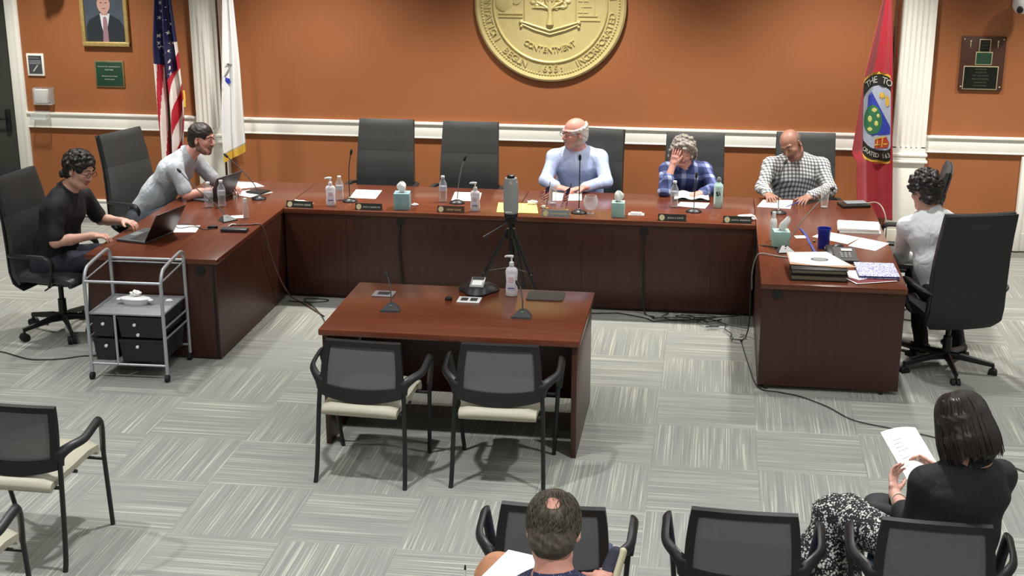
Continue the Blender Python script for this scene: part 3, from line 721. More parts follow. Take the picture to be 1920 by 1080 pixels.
# white flag
t = thing('white_flag', 'white satin flag with a blue emblem and gold fringe in front of the left pilaster', 'flag', (-4.6, -.26, 0)); fw = Vector((-4.6, -.26, 0))
def whf(u, v):
    z = 2.62-1.86*v
    xl = poly_at([(0, -4.49), (.242, -4.506), (.556, -4.54), (.9, -4.58), (1, -4.57)], v); xr = poly_at([(0, -4.44), (.242, -4.41), (.55, -4.385), (1, -4.375)], v)
    z += .10*u*smooth01((v-.75)*4)-0.03*smooth01((v-.75)*4)
    y = -.30-(.01+.03*v)*math.sin(u*PI*3.2+.5+v)-.006*math.sin(u*19)
    return Vector((lerp(xl, xr, u), y, z))-fw
MB().sheet(whf, 30, 90, m=M['whitesatin'], th=.002).build('cloth', M['whitesatin'], t, ang=180)
def fringe_f(u, v):
    p = whf(u, 1); return p+Vector((0, -.002, -.07*v))
MB().sheet(fringe_f, 40, 3, th=.004).build('fringe', M['fringe'], t)
q = MB()
def on(fn, u0, v0, W, Hh, off=.004):
    return lambda p: (lambda g: Vector((g.x, g.y-off-p.z, g.z)))(fn(min(1, max(0, u0+p.x/W)), v0-p.y/Hh))
g_ = on(whf, .05, .62, .15, 1.86)
vs = [(-.01, .06), (.04, .05), (.05, .01), (.03, -.05), (-.01, -.07)]
def emb(poly, W=.15, fn=whf, u0=.05, v0=.62, Hh=1.86, off=.004):
    q.raw([on(fn, u0, v0, W, Hh, off)(Vector((a, b_, 0))) for a, b_ in poly], [tuple(range(len(poly)))])
emb([(.0, .01), (.045, -.02), (.06, -.055), (.03, -.07), (.0, -.05)]); emb([(.0, -.10), (.02, -.09), (.015, -.12), (0, -.13)])
q.build('blue_emblem', M['emblemblue'], t, smooth=False)
q = MB(); emb([(.0, .10), (.03, .125), (.085, .12), (.08, .10), (.04, .10), (.01, .085)]); emb([(.05, .10), (.062, .10), (.02, -.005), (.01, .0)]); q.build('grey_emblem', M['printgrey'], t, smooth=False)
flag_stand(t, 0.0, .05)
# red flag
t = thing('red_flag', 'red flag with the round town crest beside the right pilaster', 'flag', (1.35, -.32, 0)); fr = Vector((1.35, -.32, 0))
def rdf(u, v):
    z = 2.64-2.31*v
    xl = poly_at([(0, 1.42), (.17, 1.374), (.29, 1.328), (.45, 1.265), (.735, 1.20), (.77, 1.25), (.84, 1.258), (1, 1.297)], v)
    xr = poly_at([(0, 1.45), (.17, 1.45), (.36, 1.49), (.6, 1.525), (.77, 1.56), (1, 1.597)], v)
    f1 = math.exp(-((u-.30-.1*(1-v))/.10)**2)
    y = -.33-(.015+.05*smooth01(v*1.5))*math.cos(u*PI*1.6+.5)-.035*smooth01(v*1.3)*(1-f1)-.010*math.sin(u*14+v*4)*v
    if v > .97: z += .04*(u-.5)**2
    return Vector((lerp(xl, xr, u), y, z))-fr
MB().sheet(rdf, 40, 110, m=M['red'], th=.002).build('cloth', M['red'], t, ang=180)
flag_stand(t, .16, .08)
# crest: laid out in its own plane (metres), centre (cx,cz), mapped to the cloth
inv_w = lambda v: 1/(rdf(1, v).x-rdf(0, v).x)
def crestfn(off):
    def f(p):
        z = 1.235+p.y*1.0; v = (2.64-z)/2.31; a = rdf(0, v).x; b_ = rdf(1, v).x; x = 1.408-1.35+p.x*.78-.07*p.y; x = min(x, b_-.002); u = min(1, max(0, (x-a)/(b_-a)))
        g = rdf(u, v); return Vector((x, g.y-off-p.z, g.z))
    return f
def patch(name, m, polys, off, grid=.02):
    """polygons cut into a fine strip grid so they follow the folds"""
    q = MB(); f = crestfn(off)
    for poly in polys:
        zs = [p[1] for p in poly]; z0, z1 = min(zs), max(zs); n = max(2, int((z1-z0)/.012)); rows = []
        for k in range(n+1):
            z = lerp(z0+1e-5, z1-1e-5, k/n); xs = []
            for (xa, za), (xb, zb) in zip(poly, poly[1:]+poly[:1]):
                if (za-z)*(zb-z) < 0: xs.append(lerp(xa, xb, (z-za)/(zb-za)))
            xs.sort()
            if len(xs) >= 2: rows.append((z, xs[0], xs[-1]))
        for (za, a0, a1), (zb, b0, b1) in zip(rows, rows[1:]):
            mM = max(1, int((a1-a0)/.02)); 
            vs = [q.b.verts.new(f(Vector((lerp(a0, a1, j/mM), za, 0)))) for j in range(mM+1)]+[q.b.verts.new(f(Vector((lerp(b0, b1, j/mM), zb, 0)))) for j in range(mM+1)]
            for j in range(mM): q.b.faces.new((vs[j], vs[j+1], vs[mM+2+j], vs[mM+1+j]))
    o = q.build(name, m, t, ang=180); return o
LX = -.155
def clipx(poly, x0=-.16, x1=.135):
    return [(min(max(x, x0), x1), z) for x, z in poly]
def cell(cx, cz, a, b_, n=40): return clipx(ell(cx, cz, a, b_, n))
patch('crest_border', M['fringe'], [cell(.02, 0, .36, .405)], .004)
patch('crest_ring', mat('crest ring', (36, 34, 30), .6), [cell(.02, 0, .34, .385)], .006)
patch('crest_field', mat('crest sky', (172, 180, 196), .6), [cell(.02, .0, .24, .285)], .008)
patch('crest_shield', M['emblemblue'], [[(-.10, .20), (-.06, .23), (.13, -.06), (.13, -.13), (-.06, -.16), (-.12, -.06)]], .010)
patch('crest_tree', mat('crest green', (54, 116, 78), .6), [ell(-.05, -.02, .10, .135)], .012)
cl = mat('crest yellow green', (206, 206, 120), .6)
for e_ in ((-.03, .07, .03, .022), (-.08, -.01, .022, .03), (-.01, -.05, .022, .026), (-.08, -.10, .028, .02), (.01, .02, .016, .02)): patch('crest_leaf', cl, [ell(*e_)], .014)
patch('crest_bee', M['fringe'], [ell(.05, .20, .028, .03)], .014); patch('crest_bee', M['fringe'], [ell(.10, .16, .02, .05)], .014)
patch('crest_building', mat('crest brick', (176, 66, 44), .6), [[(-.02, -.19), (.09, -.15), (.12, -.20), (.10, -.25), (-.03, -.27)]], .014)
patch('crest_building_trim', M['fringe'], [[(-.03, -.185), (.09, -.145), (.09, -.155), (-.03, -.197)], [(-.03, -.235), (.11, -.205), (.11, -.215), (-.03, -.247)], [(.0, -.18), (.01, -.18), (.0, -.26), (-.01, -.26)], [(.05, -.165), (.06, -.165), (.05, -.25), (.04, -.25)]], .016)
q = MB(); cf = crestfn(.010)
def ring_text(txt, a0, a1, size, outward):
    n = len(txt)
    for i, ch in enumerate(txt):
        if ch == ' ': continue
        a = a0+(a1-a0)*(i+.5)/n; px, pz = .02+.29*math.cos(a), .335*math.sin(a); th = a-PI/2 if outward else a+PI/2
        if not(-.15 < px < .13): continue
        c_, s_ = math.cos(th), math.sin(th)
        add_text(q, ch, size, lambda p, px=px, pz=pz, c_=c_, s_=s_: cf(Vector((px+p.x*c_-p.y*s_, pz+p.x*s_+p.y*c_, p.z))), None, .001)
ring_text('OF THE TOWN', PI/2+1.02, PI/2-.75, .082, True); ring_text('INCORPORATED 1635', PI*1.5-1.25, PI*1.5+.50, .056, False)
tag(q.build('lettering', M['print'], t, smooth=False), kind='stuff')

# ================================================================== SMALL THINGS ON THE DESKS
def T(x, y, z=H): return (x, y, z)
GLS = {}
def bottle(label, x, y, h=.205, r=.032, group='clear plastic water bottles', z=H):
    t = thing('water_bottle', label, 'bottle', (x, y, z), random.uniform(0, 3), group)
    MB().lathe([(r*.75, 0), (r, .006), (r*.98, h*.16), (r*.88, h*.30), (r, h*.42), (r, h*.62), (r*.9, h*.72), (r*.40, h*.88), (r*.40, h*.93)], n=20).build('bottle_body', M['pet'], t, ang=60)
    MB().lathe([(r*1.006, h*.44), (r*1.012, h*.445), (r*1.012, h*.60), (r*1.006, h*.605)], n=20).build('wrapper', mat('bottle wrapper', (190, 196, 206), .5, alpha=.6), t)
    MB().lathe([(r*.46, h*.92), (r*.48, h*.93), (r*.48, h*.99), (r*.44, h)], n=16).build('cap', M['whiteplastic'], t)
    return t
def pump(label, x, y, rz=0, h=.175, z=H):
    t = thing('sanitizer_bottle', label, 'bottle', (x, y, z), rz, 'white pump bottles of hand sanitizer')
    MB().lathe([(.034, 0), (.0385, .004), (.0385, h*.22), (.035, h*.5), (.040, h*.86), (.032, h*.96), (.014, h*1.02), (.013, h*1.07)], n=24, sx=1.0, sy=.62).build('bottle_body', M['gelbottle'], t, ang=60)
    MB().box((0, -.0247, h*.50), (.052, .002, h*.52), bev=.0008).build('label_panel', mat('bottle label', (226, 222, 232), .5), t)
    q = MB(); 
    for k in range(4): q.box((0, -.0262, h*(.66-.05*k)), (.036-.006*(k % 2), .0006, .0028))
    tag(q.build('label_print', M['pink'], t, smooth=False), kind='stuff')
    MB().box((0, -.0262, h*.30), (.042, .0008, .006)).build('label_band', M['emblemblue'], t)
    MB().lathe([(.016, h*1.05), (.0165, h*1.07), (.015, h*1.16), (.006, h*1.20), (.006, h*1.34)], n=16).tube([(.012, 0, h*1.355), (-.008, 0, h*1.365), (-.035, 0, h*1.36), (-.042, 0, h*1.325)], [.0095, .0095, .007, .005], 10, smooth=3, sx=.9).build('pump', M['whiteplastic'], t)
    return t
def tissue_box(label, x, y, rz, m, h=.125, w_=.112, shape=0, z=H):
    t = thing('tissue_box', label, 'tissue box', (x, y, z), rz, 'cube tissue boxes')
    MB().box((0, 0, h/2), (w_, w_, h), bev=.003).build('carton', m, t)
    MB().lathe([(.034, 0), (.036, .0012), (.0001, .0014)], (0, 0, h), 20, sy=.7).build('opening', M['printgrey'], t)
    rnd = random.Random(int(x*1000)); q = MB()
    def f(u, v):
        a = u*2*PI; rr = [.018, .032, .036, .024, .006][min(4, int(v*4.99))]; rr = poly_at([(0, .014), (.3, .034), (.6, .036), (.85, .022), (1, .004)], v)*(1+.22*math.sin(a*3+v*3+x*9))
        hh = poly_at([(0, 0), (1, .085)], v)
        if shape == 1: return Vector((math.cos(a)*rr*.9+.045*v, math.sin(a)*rr*.4, h+hh*1.15+.01*math.sin(a*2)))
        return Vector((math.cos(a)*rr, math.sin(a)*rr*.6, h+hh+.006*math.sin(a*2+1)))
    q.sheet(f, 18, 8, th=.0015); q.build('tissue', M['paper'], t, ang=50)
    return t
def crumple(name, label, x, y, r, n, sq=1.6, cat='tissue', z=H, m=None, seed=1, rz=0):
    rnd = random.Random(seed); q = MB()
    g = bmesh.ops.create_icosphere(q.b, subdivisions=3, radius=1)['verts']
    for v in g:
        p = v.co.copy(); k = 1+.30*math.sin(p.x*5+seed)*math.sin(p.y*6+seed*2)+.22*math.sin(p.z*7+p.x*4+seed)+rnd.uniform(-.10, .10)
        v.co = Vector((p.x*r*sq*k, p.y*r*k, max(-.9, p.z)*r*.75*k+r*.68))
    o = q.build(name, m or M['paper'], None, ang=25); o.location = (x, y, z); o.rotation_euler = (0, 0, rz); return tag(o, label, cat)
def sheet_of(label, pts, th=.0012, z=H, name='paper_sheet', cat='paper', m=None, lines=0, group=None, pname=None):
    cx = sum(p[0] for p in pts)/len(pts); cy = sum(p[1] for p in pts)/len(pts)
    t = thing(name, label, cat, (cx, cy, z), 0, group)
    MB().prism([(x-cx, y-cy) for x, y in pts], .0004, th).build(pname or 'sheet', m or M['paper'], t, smooth=False)
    if lines:
        a, b_, c_, d_ = [Vector((x-cx, y-cy)) for x, y in pts]; q = MB()
        for k in range(lines):
            s_ = .12+.76*k/lines; p0 = a.lerp(d_, s_); p1 = b_.lerp(c_, s_); e0 = p0.lerp(p1, .12); e1 = p0.lerp(p1, .5+.36*random.random()); dv = (d_-a).normalized()*.0025
            q.raw([(e0.x, e0.y, th+.0003), (e1.x, e1.y, th+.0003), (e1.x+dv.x, e1.y+dv.y, th+.0003), (e0.x+dv.x, e0.y+dv.y, th+.0003)], [(0, 1, 2, 3)])
        tag(q.build('printed_lines', M['printgrey'], t, smooth=False), kind='stuff')
    return t
def rect(cx, cy, w_, d_, a):
    c_, s_ = math.cos(a), math.sin(a); return [(cx+x*c_-y*s_, cy+x*s_+y*c_) for x, y in ((-w_/2, d_/2), (w_/2, d_/2), (w_/2, -d_/2), (-w_/2, -d_/2))]
def mic(label, x, y, rz, neck, base='puck', z=H, foam=.011, light=False):
    """neck: list of points relative to the base (world axes)"""
    t = thing('gooseneck_microphone', label, 'microphone', (x, y, z), 0, 'gooseneck desk microphones')
    rt = Matrix.Rotation(rz, 3, 'Z')
    if base == 'puck':
        MB().lathe([(.058, 0), (.062, .004), (.058, .012), (.030, .024), (.016, .030), (.0001, .031)], n=24, sx=1, sy=.9).build('base', M['black'], t, ang=50)
        MB().ball((0, -.012, .032), (.009, .007, .008), n=10).build('button', M['steel'], t)
    else:
        q = MB(); vs = [rt @ Vector(p) for p in [(-.062, -.045, 0), (.062, -.045, 0), (.052, .055, 0), (-.052, .055, 0), (-.060, -.043, .010), (.060, -.043, .010), (.018, .030, .042), (-.018, .030, .042), (.030, .052, .024), (-.030, .052, .024)]]
        q.raw(vs, [(0, 1, 2, 3), (0, 1, 5, 4), (4, 5, 6, 7), (6, 7, 9, 8), (2, 3, 9, 8), (1, 2, 8, 6, 5), (0, 3, 9, 7, 4)]); q.build('base', M['dark_grey'], t, smooth=False)
        MB().ball(rt @ Vector((0, .0, .030)), (.006, .006, .004), n=10).build('button', mat('green lamp button', (120, 160, 110), .4), t)
    pts = [Vector(p) for p in neck]
    MB().tube(pts, .0042, 8, smooth=5).build('neck', M['dark_grey'] if not light else M['mid_grey'], t)
    d = (pts[-1]-pts[-2]).normalized()
    MB().tube([pts[-1]-d*.004, pts[-1]+d*.004, pts[-1]+d*.030, pts[-1]+d*.042], [foam*.5, foam, foam, foam*.5], 12).build('capsule', M['black_soft'], t)
    return t
def nameplate(label, x, y, txt, rz=0, style=0, w_=.215, h_=.052):
    t = thing('nameplate', label, 'nameplate', (x, y, H), rz, 'desk nameplates along the front edge')
    tl = Matrix.Rotation(R(-18), 3, 'X')
    f = lambda p: tl @ Vector((p.x, p.y, p.z))
    q = MB(); q.prism([(0, 0), (.042, 0), (.026, h_), (.020, h_)], -w_/2, w_/2, fn=lambda p: Vector((p.z, p.x-.02, p.y))); q.build('wedge', M['plate_black'] if style == 0 else M['plaqueboard'] if style == 1 else M['mid_grey'], t, smooth=False)
    yf = lambda zz: -.02+.020*zz/h_
    fn = lambda ox, oz: (lambda p: Vector((ox+p.x, yf(oz+p.y)-.0012-p.z, oz+p.y)))
    q = MB(); s_ = .021; vs = [fn(-w_/2+.030, h_*.5)(Vector((s_*math.cos(k*PI/12), s_*math.sin(k*PI/12), 0))) for k in range(24)]; q.raw(vs, [tuple(range(24))]); q.build('gold_seal', M['brassline'] if style != 2 else M['gold'], t, smooth=False)
    q = MB(); add_text(q, txt, .0185 if len(txt) < 13 else .0155, fn(.026, h_*.47), None, .0003); tag(q.build('lettering', M['print'] if style == 0 else M['gold'], t, smooth=False), kind='stuff')
    return t
# --- dais
nameplate('black nameplate at the left corner of the dais, beside the crumpled tissues', -3.245, -2.285, 'ANDREW ARENS', -.05)
nameplate('black nameplate in front of the left empty chair', -2.68, -2.285, 'MARY F. REGAN, PM', 0)
nameplate('dull gilt nameplate in front of the right empty chair', -2.02, -2.275, 'HENRY DANE', 0, 1)
nameplate('nameplate painted pale for its reflection, below the man in the blue shirt', -1.19, -2.285, 'ALAN BRODEN', 0, 2)  # grey wedge colour stands in for reflected light
nameplate('black nameplate in front of the woman in the plaid shirt', -.29, -2.29, 'JESSICA S. CURTIS', 0)
nameplate('black nameplate at the right end of the dais', .205, -2.285, 'JOHN R. ANDERSON', 0)
pump('white pump bottle of hand sanitizer at the left end of the dais', -3.014, -2.19, .2, .165)
pump('white pump bottle of hand sanitizer in front of the right empty chair', -1.838, -2.20, 0, .165)
bottle('clear water bottle half hidden behind the left pump bottle', -2.995, -1.99, .20)
bottle('clear water bottle in front of the right empty chair', -2.15, -1.93, .215)
bottle('clear water bottle in front of the woman in the plaid shirt', -.29, -1.845, .215)
tissue_box('blue-grey cube tissue box on the left half of the dais', -2.428, -2.19, .1, M['bluecarton'], .13, .125)
tissue_box('mint cube tissue box on the dais right of the small flags', -.711, -2.2, .02, M['mint'], .115, .10)
tissue_box('mint tissue box with a tall tissue on the right side desk', .505, -2.93, .1, M['mint'], .12, .115, 1)
crumple('crumpled_tissue', 'small crumpled white tissue beside the blue-grey tissue box', -2.345, -2.10, .014, 1, 1.6, seed=3)
crumple('crumpled_tissue', 'crumpled white tissue heap behind the left corner nameplate', -3.25, -2.22, .030, 1, 2.6, seed=4)
crumple('crumpled_tissue', 'crumpled white tissue heap beside the right end nameplate', .275, -2.19, .030, 1, 2.2, seed=6)
crumple('crumpled_tissue', 'crumpled tissue lying on the back edge of the yellow envelope', -1.42, -1.93, .022, 1, 1.7, z=H+.004, seed=8)
crumple('crumpled_tissue', 'small crumpled tissue at the right end of the yellow envelope', -1.315, -2.02, .016, 1, 1.3, seed=11)
sheet_of('white sheet in front of the left empty chair', [(-2.96, -1.60), (-2.735, -1.605), (-2.717, -1.91), (-2.935, -1.905)], lines=0)
sheet_of('white sheet in front of the right empty chair', [(-2.12, -1.57), (-1.895, -1.57), (-1.86, -1.875), (-2.093, -1.875)])
sheet_of('yellow envelope on the dais behind the camera tripod', [(-1.70, -1.905), (-1.39, -1.90), (-1.335, -2.215), (-1.665, -2.225)], th=.004, name='yellow_envelope', cat='envelope', m=M['yellow'], pname='envelope')
sheet_of('white papers under the hands of the man in the blue shirt', [(-1.31, -1.46), (-1.07, -1.44), (-1.04, -1.73), (-1.275, -1.775)], th=.003)
sheet_of('small white card in a clear tray right of the mint tissue box', rect(-.574, -2.13, .085, .05, 0), th=.016, name='card_holder', cat='card', pname='card_stack')
MB().box((0, 0, .003), (.125, .075, .005), bev=.002).build('clear_tray', M['acrylic'], [o for o in COL.objects if o.name.startswith('card_holder')][0])
mic('gooseneck microphone in front of the left empty chair', -2.90, -2.03, 0, [(0, 0, .02), (-.005, .01, .18), (0, .015, .30), (.015, .02, .385)])
mic('gooseneck microphone in front of the right empty chair', -2.028, -1.96, 0, [(0, 0, .02), (.01, .01, .15), (.035, .02, .28), (.055, .03, .345)], light=True)
mic('gooseneck microphone in front of the man in the blue shirt', -1.022, -2.15, 0, [(0, 0, .02), (0, .01, .2), (.0, .015, .33), (0, .02, .42)])
mic('gooseneck microphone in front of the woman in the plaid shirt', -.131, -1.98, 0, [(0, 0, .02), (0, .01, .12), (.005, .02, .22), (.008, .03, .27)])
mic('gooseneck microphone in front of the man in the checked shirt', .527, -1.93, 0, [(0, 0, .02), (-.005, .05, .16), (.01, .12, .30), (.035, .17, .36)])
# pleated desk flags
def desk_flag(label, x, y, lean):
    t = thing('desk_flag', label, 'flag', (x, y, H), 0, 'small desk flags')
    MB().lathe([(.020, 0), (.020, .004), (.006, .008), (.005, .03)], n=14).build('base', M['goldframe'], t)
    MB().tube([(0, 0, .01), (lean*.5, 0, .11), (lean, 0, .215)], .0028, 6).build('staff', M['black'], t)
    q = MB(); s = -1 if lean > 0 else 1
    def f(u, v):
        top = Vector((lean*.92, -.004, .20)); wv = .075*v
        return Vector((lean*(.92-.55*u)-.050*v*1.2+.008*math.sin(v*9), -.004+.010*math.sin(v*9+u*4), .20-.115*u-.075*v))
    def c(u, v):
        if u < .40 and v < .42: return M['flagblue']
        return M['flagred'] if int(u*9.99) % 2 == 0 else M['flagwhite']
    q.sheet(f, 20, 12, th=.0012, mfn=c); q.build('cloth', None, t, ang=60)
desk_flag('small striped flag on a staff left of the drinking glass', -1.295, -2.03, .03)
desk_flag('small striped flag on a staff just left of the dais microphone', -1.135, -2.06, .04)
t = thing('drinking_glass', 'tall clear glass between the two small flags', 'glass', (-1.262, -1.875, H), 0)
MB().lathe([(.024, 0), (.026, .003), (.028, .05), (.036, .155), (.034, .155), (.026, .05), (.024, .010), (.0001, .009)], n=22).build('glass_wall', M['clear'], t, ang=60)
t = thing('glass_bowl', 'round clear glass bowl on a foot beside the dais microphone', 'glass', (-.93, -2.16, H), 0)
MB().lathe([(.026, 0), (.028, .004), (.012, .014), (.012, .022), (.040, .040), (.056, .075), (.058, .105), (.046, .145), (.043, .145), (.054, .105), (.052, .078), (.036, .046), (.0001, .030)], n=28).build('bowl', M['clear'], t, ang=60)
# P4 folder, sheet
t = thing('open_folder', 'open black folder with white papers before the woman in the plaid shirt', 'folder', (-.16, -1.50, H), .03)
MB().box((0, 0, .006), (.30, .25, .012), bev=.003).build('cover', M['black'], t)
def fpage(u, v): return Vector((-.14+.28*u, -.118+.236*v, .016+.016*math.sin(u*PI*2)**2+.004*v))
MB().sheet(fpage, 16, 4, th=.004).build('page', M['paper'], t, ang=60)
sheet_of('loose white sheet below the open black folder', [(-.245, -1.66), (-.01, -1.66), (-.045, -1.86), (-.27, -1.80)])
t = thing('metal_flask', 'mint green metal water bottle with a dark leaf print', 'bottle', (.056, -1.80, H), 0)
MB().lathe([(.030, 0), (.034, .004), (.035, .06), (.037, .165), (.034, .185), (.018, .200), (.016, .212)], n=26).build('flask_body', M['flask'], t, ang=50)
MB().lathe([(.017, .210), (.018, .212), (.018, .232), (.014, .238), (.012, .246), (.0001, .247)], n=20).build('lid', M['mid_grey'], t, ang=50)
q = MB()
for cx, cz, a, b_ in ((-.012, .125, .008, .012), (-.002, .108, .007, .010), (.010, .118, .007, .006), (-.014, .105, .005, .006), (.004, .132, .004, .007), (.014, .106, .004, .005)):
    q.raw([(cx+a*math.cos(k*PI/6), -math.sqrt(max(1e-6, .0368**2-(cx+a*math.cos(k*PI/6))**2))-.0005, cz+b_*math.sin(k*PI/6)) for k in range(12)], [tuple(range(12))])
tag(q.build('leaf_print', M['dark_grey'], t, smooth=False), kind='stuff')
# P5 papers
sheet_of('white papers under the hands of the man in the checked shirt', [(.42, -1.50), (.66, -1.48), (.625, -1.78), (.365, -1.75)], th=.005)
t = thing('blue_pen', 'blue pen held at the edge of the papers', 'pen', (.655, -1.66, H+.008), 0)
MB().tube([(-.06, -.07, 0), (.05, .07, .012)], [.003, .006], 8).build('barrel', M['bluestrip'], t); MB().tube([(.05, .07, .012), (.058, .08, .013)], .0065, 8).build('cap', M['cobalt'], t)
t = thing('drinking_glass', 'clear plastic cup of water right of the man in the checked shirt', 'glass', (.895, -1.68, H), 0)
MB().lathe([(.026, 0), (.028, .003), (.036, .18), (.0345, .18), (.027, .008), (.0001, .007)], n=22).build('glass_wall', M['clear'], t, ang=60)
# right desk
t = thing('spray_bottle', 'slim white spray bottle behind the tall tissue', 'bottle', (.457, -2.755, H), 0)
MB().lathe([(.022, 0), (.025, .004), (.025, .13), (.020, .155), (.012, .165)], n=20).build('bottle_body', M['whiteplastic'], t, ang=50); MB().lathe([(.0135, .164), (.014, .168), (.013, .21), (.0001, .213)], n=18).build('cap', M['whiteplastic'], t, ang=50)
mic('large gooseneck microphone with a long slanting neck on the right side desk', .533, -3.085, .25, [(0, .02, .04), (.06, .12, .12), (.19, .34, .235), (.34, .60, .325)], 'wedge', foam=.015)
t = thing('plastic_tumbler', 'cobalt blue plastic tumbler on the right side desk', 'cup', (.806, -2.93, H), 0)
MB().lathe([(.036, 0), (.039, .004), (.046, .135), (.049, .137), (.049, .147), (.0455, .147), (.0435, .135), (.036, .008), (.0001, .007)], n=28).build('tumbler_wall', M['cobalt'], t, ang=50)
t = thing('blue_strip', 'thin lanyard lying beside the cobalt tumbler', 'bluestrip', (.70, -2.72, H), 0)  # flat blue strip along the desk top
def lanf(u, v): return Vector((lerp(-.03, .05, v)+(u-.5)*.018+.008*math.sin(v*5), lerp(.33, -.35, v), .003+.003*math.sin(v*9)))
MB().sheet(lanf, 2, 24, th=.0015).build('ribbon', M['bluestrip'], t, ang=60); MB().box((.052, -.04, .006), (.02, .03, .008), bev=.002).build('clip', M['steel'], t)
t = thing('paper_stack', 'thick stack of white papers at the back of the right side desk', 'paper', (1.10, -2.35, H), 0)
rnd = random.Random(2)
for k in range(4):
    a = rnd.uniform(-.05, .05); MB().prism(rect(rnd.uniform(-.008, .008), rnd.uniform(-.008, .008), .30, .245, a-.08), .0004+.009*k, .0088+.009*k).build('paper_ream', M['paper'], t, smooth=False)
sheet_of('white sheet left of the paper stack, under the blue tumbler side', [(.855, -2.455), (1.095, -2.60), (.985, -2.80), (.745, -2.62)], lines=6)
sheet_of('white sheet nearest the man in the white shirt', [(1.10, -2.60), (1.285, -2.735), (1.165, -2.955), (.985, -2.845)], lines=6)
sheet_of('small white note beside the long microphone', rect(.66, -2.64, .08, .07, .2))
t = thing('computer_mouse', 'black computer mouse between the blue tumbler and the phone', 'mouse', (.905, -2.92, H), R(-60))
MB().ball((0, 0, .006), (.030, .052, .026), n=20).build('shell', M['black'], t); MB().cone((-.003, .028, .029), (.003, .028, .029), .006, .006, 10).build('wheel', M['mid_grey'], t)
t = thing('desk_phone', 'dark grey desk telephone behind the binders', 'phone', (.905, -3.19, H), .02)
MB().prism([(-.13, 0), (.14, 0), (.14, .045), (-.13, .022)], -.10, .11, fn=lambda p: Vector((p.z, p.x, p.y))).build('body', M['dark_grey'], t, smooth=False)
MB().box((-.075, 0, .050), (.045, .20, .026), rot=Matrix.Rotation(.09, 3, 'X'), bev=.008).build('handset', M['black'], t)
MB().box((.045, .07, .044), (.075, .045, .004), rot=Matrix.Rotation(.09, 3, 'X')).build('display', M['print'], t)
for i in range(4):
    for j in range(3): MB().box((.005+.028*j, .02-.028*i, .037-.0024*i), (.02, .018, .006), rot=Matrix.Rotation(.09, 3, 'X'), bev=.002).build('key', M['mid_grey'], t)
def binder(label, x, y, z, rz, w_=.37, d_=.25, h_=.042):
    t = thing('ring_binder', label, 'binder', (x, y, z), rz, 'stacked dark binders')
    MB().box((0, 0, .004), (w_, d_, .005), bev=.001).box((0, 0, h_-.003), (w_, d_, .005), bev=.001).box((0, d_/2-.003, h_/2), (w_, .005, h_), bev=.001).build('cover', M['black'], t)
    MB().box((-.003, -.004, h_/2), (w_-.022, d_-.018, h_-.016), bev=.001).build('page_block', mat('aged pages', (120, 112, 96), .8), t)
    return t
binder('lower dark binder of the pile at the near edge of the right side desk', .725, -3.66, H, -.01)
binder('upper dark binder of the pile at the near edge of the right side desk', .722, -3.655, H+.043, .015, .365, .25, .036)
t = thing('document_folder', 'tan and white folder with an oval dark seal on top of the binders', 'folder', (.735, -3.60, H+.081), 0)
MB().prism([(-.21, .20), (.05, .24), (.23, -.10), (.14, -.12), (-.20, -.085)], .0005, .004).build('cover', mat('manila folder', (206, 160, 128), .7), t, smooth=False)
MB().prism([(-.20, .20), (.06, .25), (.20, -.08), (-.04, -.105), (-.195, -.04)], .0045, .0065).build('sheet', M['paper'], t, smooth=False)
MB().lathe([(.058, .0066), (.058, .0072), (.0001, .0072)], (.0, .045, 0), 28, sy=.75).build('printed_seal', M['printdark'], t, smooth=False)
MB().lathe([(.046, .0074), (.046, .0078), (.0001, .0078)], (.0, .045, 0), 28, sy=.75).build('printed_seal_center', M['printgrey'], t, smooth=False)
t = thing('red_folder', 'dark red folder with white edges under the marbled notebook', 'folder', (1.075, -3.66, H), 0)
MB().prism([(-.185, .10), (.02, .14), (.15, .02), (.15, -.055), (-.115, -.155), (-.185, -.02)], .0005, .005).build('cover', M['bag'], t, smooth=False)
MB().prism([(-.16, .15), (-.06, .16), (-.02, -.02), (-.09, -.07), (-.18, .0)], .0055, .0068).build('inserted_sheet', M['paper'], t, smooth=False)
MB().prism([(-.19, -.02), (-.115, -.163), (.155, -.062), (.155, -.052), (-.108, -.150), (-.178, -.02)], .0055, .0066).build('white_edge', M['paper'], t, smooth=False)
def marbled():
    m = mat('marbled blue cover', (220, 224, 240), .5); f = noise(m, coords(m, (110, 110, 110)), 1, 3, .6, 1)
    lk(m, ramp(m, f, [(0, (52, 62, 160)), (.47, (232, 234, 246))], 'CONSTANT'), bsdf(m).inputs['Base Color']); return m
t = thing('notebook', 'blue and white marbled notebook at the right desk corner', 'notebook', (1.115, -3.52, H+.008), .02)
MB().box((0, 0, .0155), (.265, .335, .003), bev=.001).box((0, 0, .0015), (.265, .335, .003), bev=.001).build('cover', marbled(), t); MB().box((0, 0, .0085), (.257, .327, .0108)).build('page_block', mat('blue page edge', (70, 80, 150), .8), t)
t = thing('closed_tablet', 'dark flat device with a grey cable at the back corner of the right side desk', 'device', (1.13, -1.60, H), .25)
MB().box((0, 0, .012), (.23, .15, .022), bev=.004).build('case', M['laptopdark'], t); MB().box((.02, .02, .027), (.17, .10, .008), bev=.003).build('lid', M['mid_grey'], t)
MB().tube([(.11, .0, .02), (.18, -.02, .03), (.20, -.12, .0), (.205, -.20, -.10), (.200, -.22, -.30), (.195, -.22, -.50)], .005, 8, smooth=6).build('cable', M['cordgrey'], t)
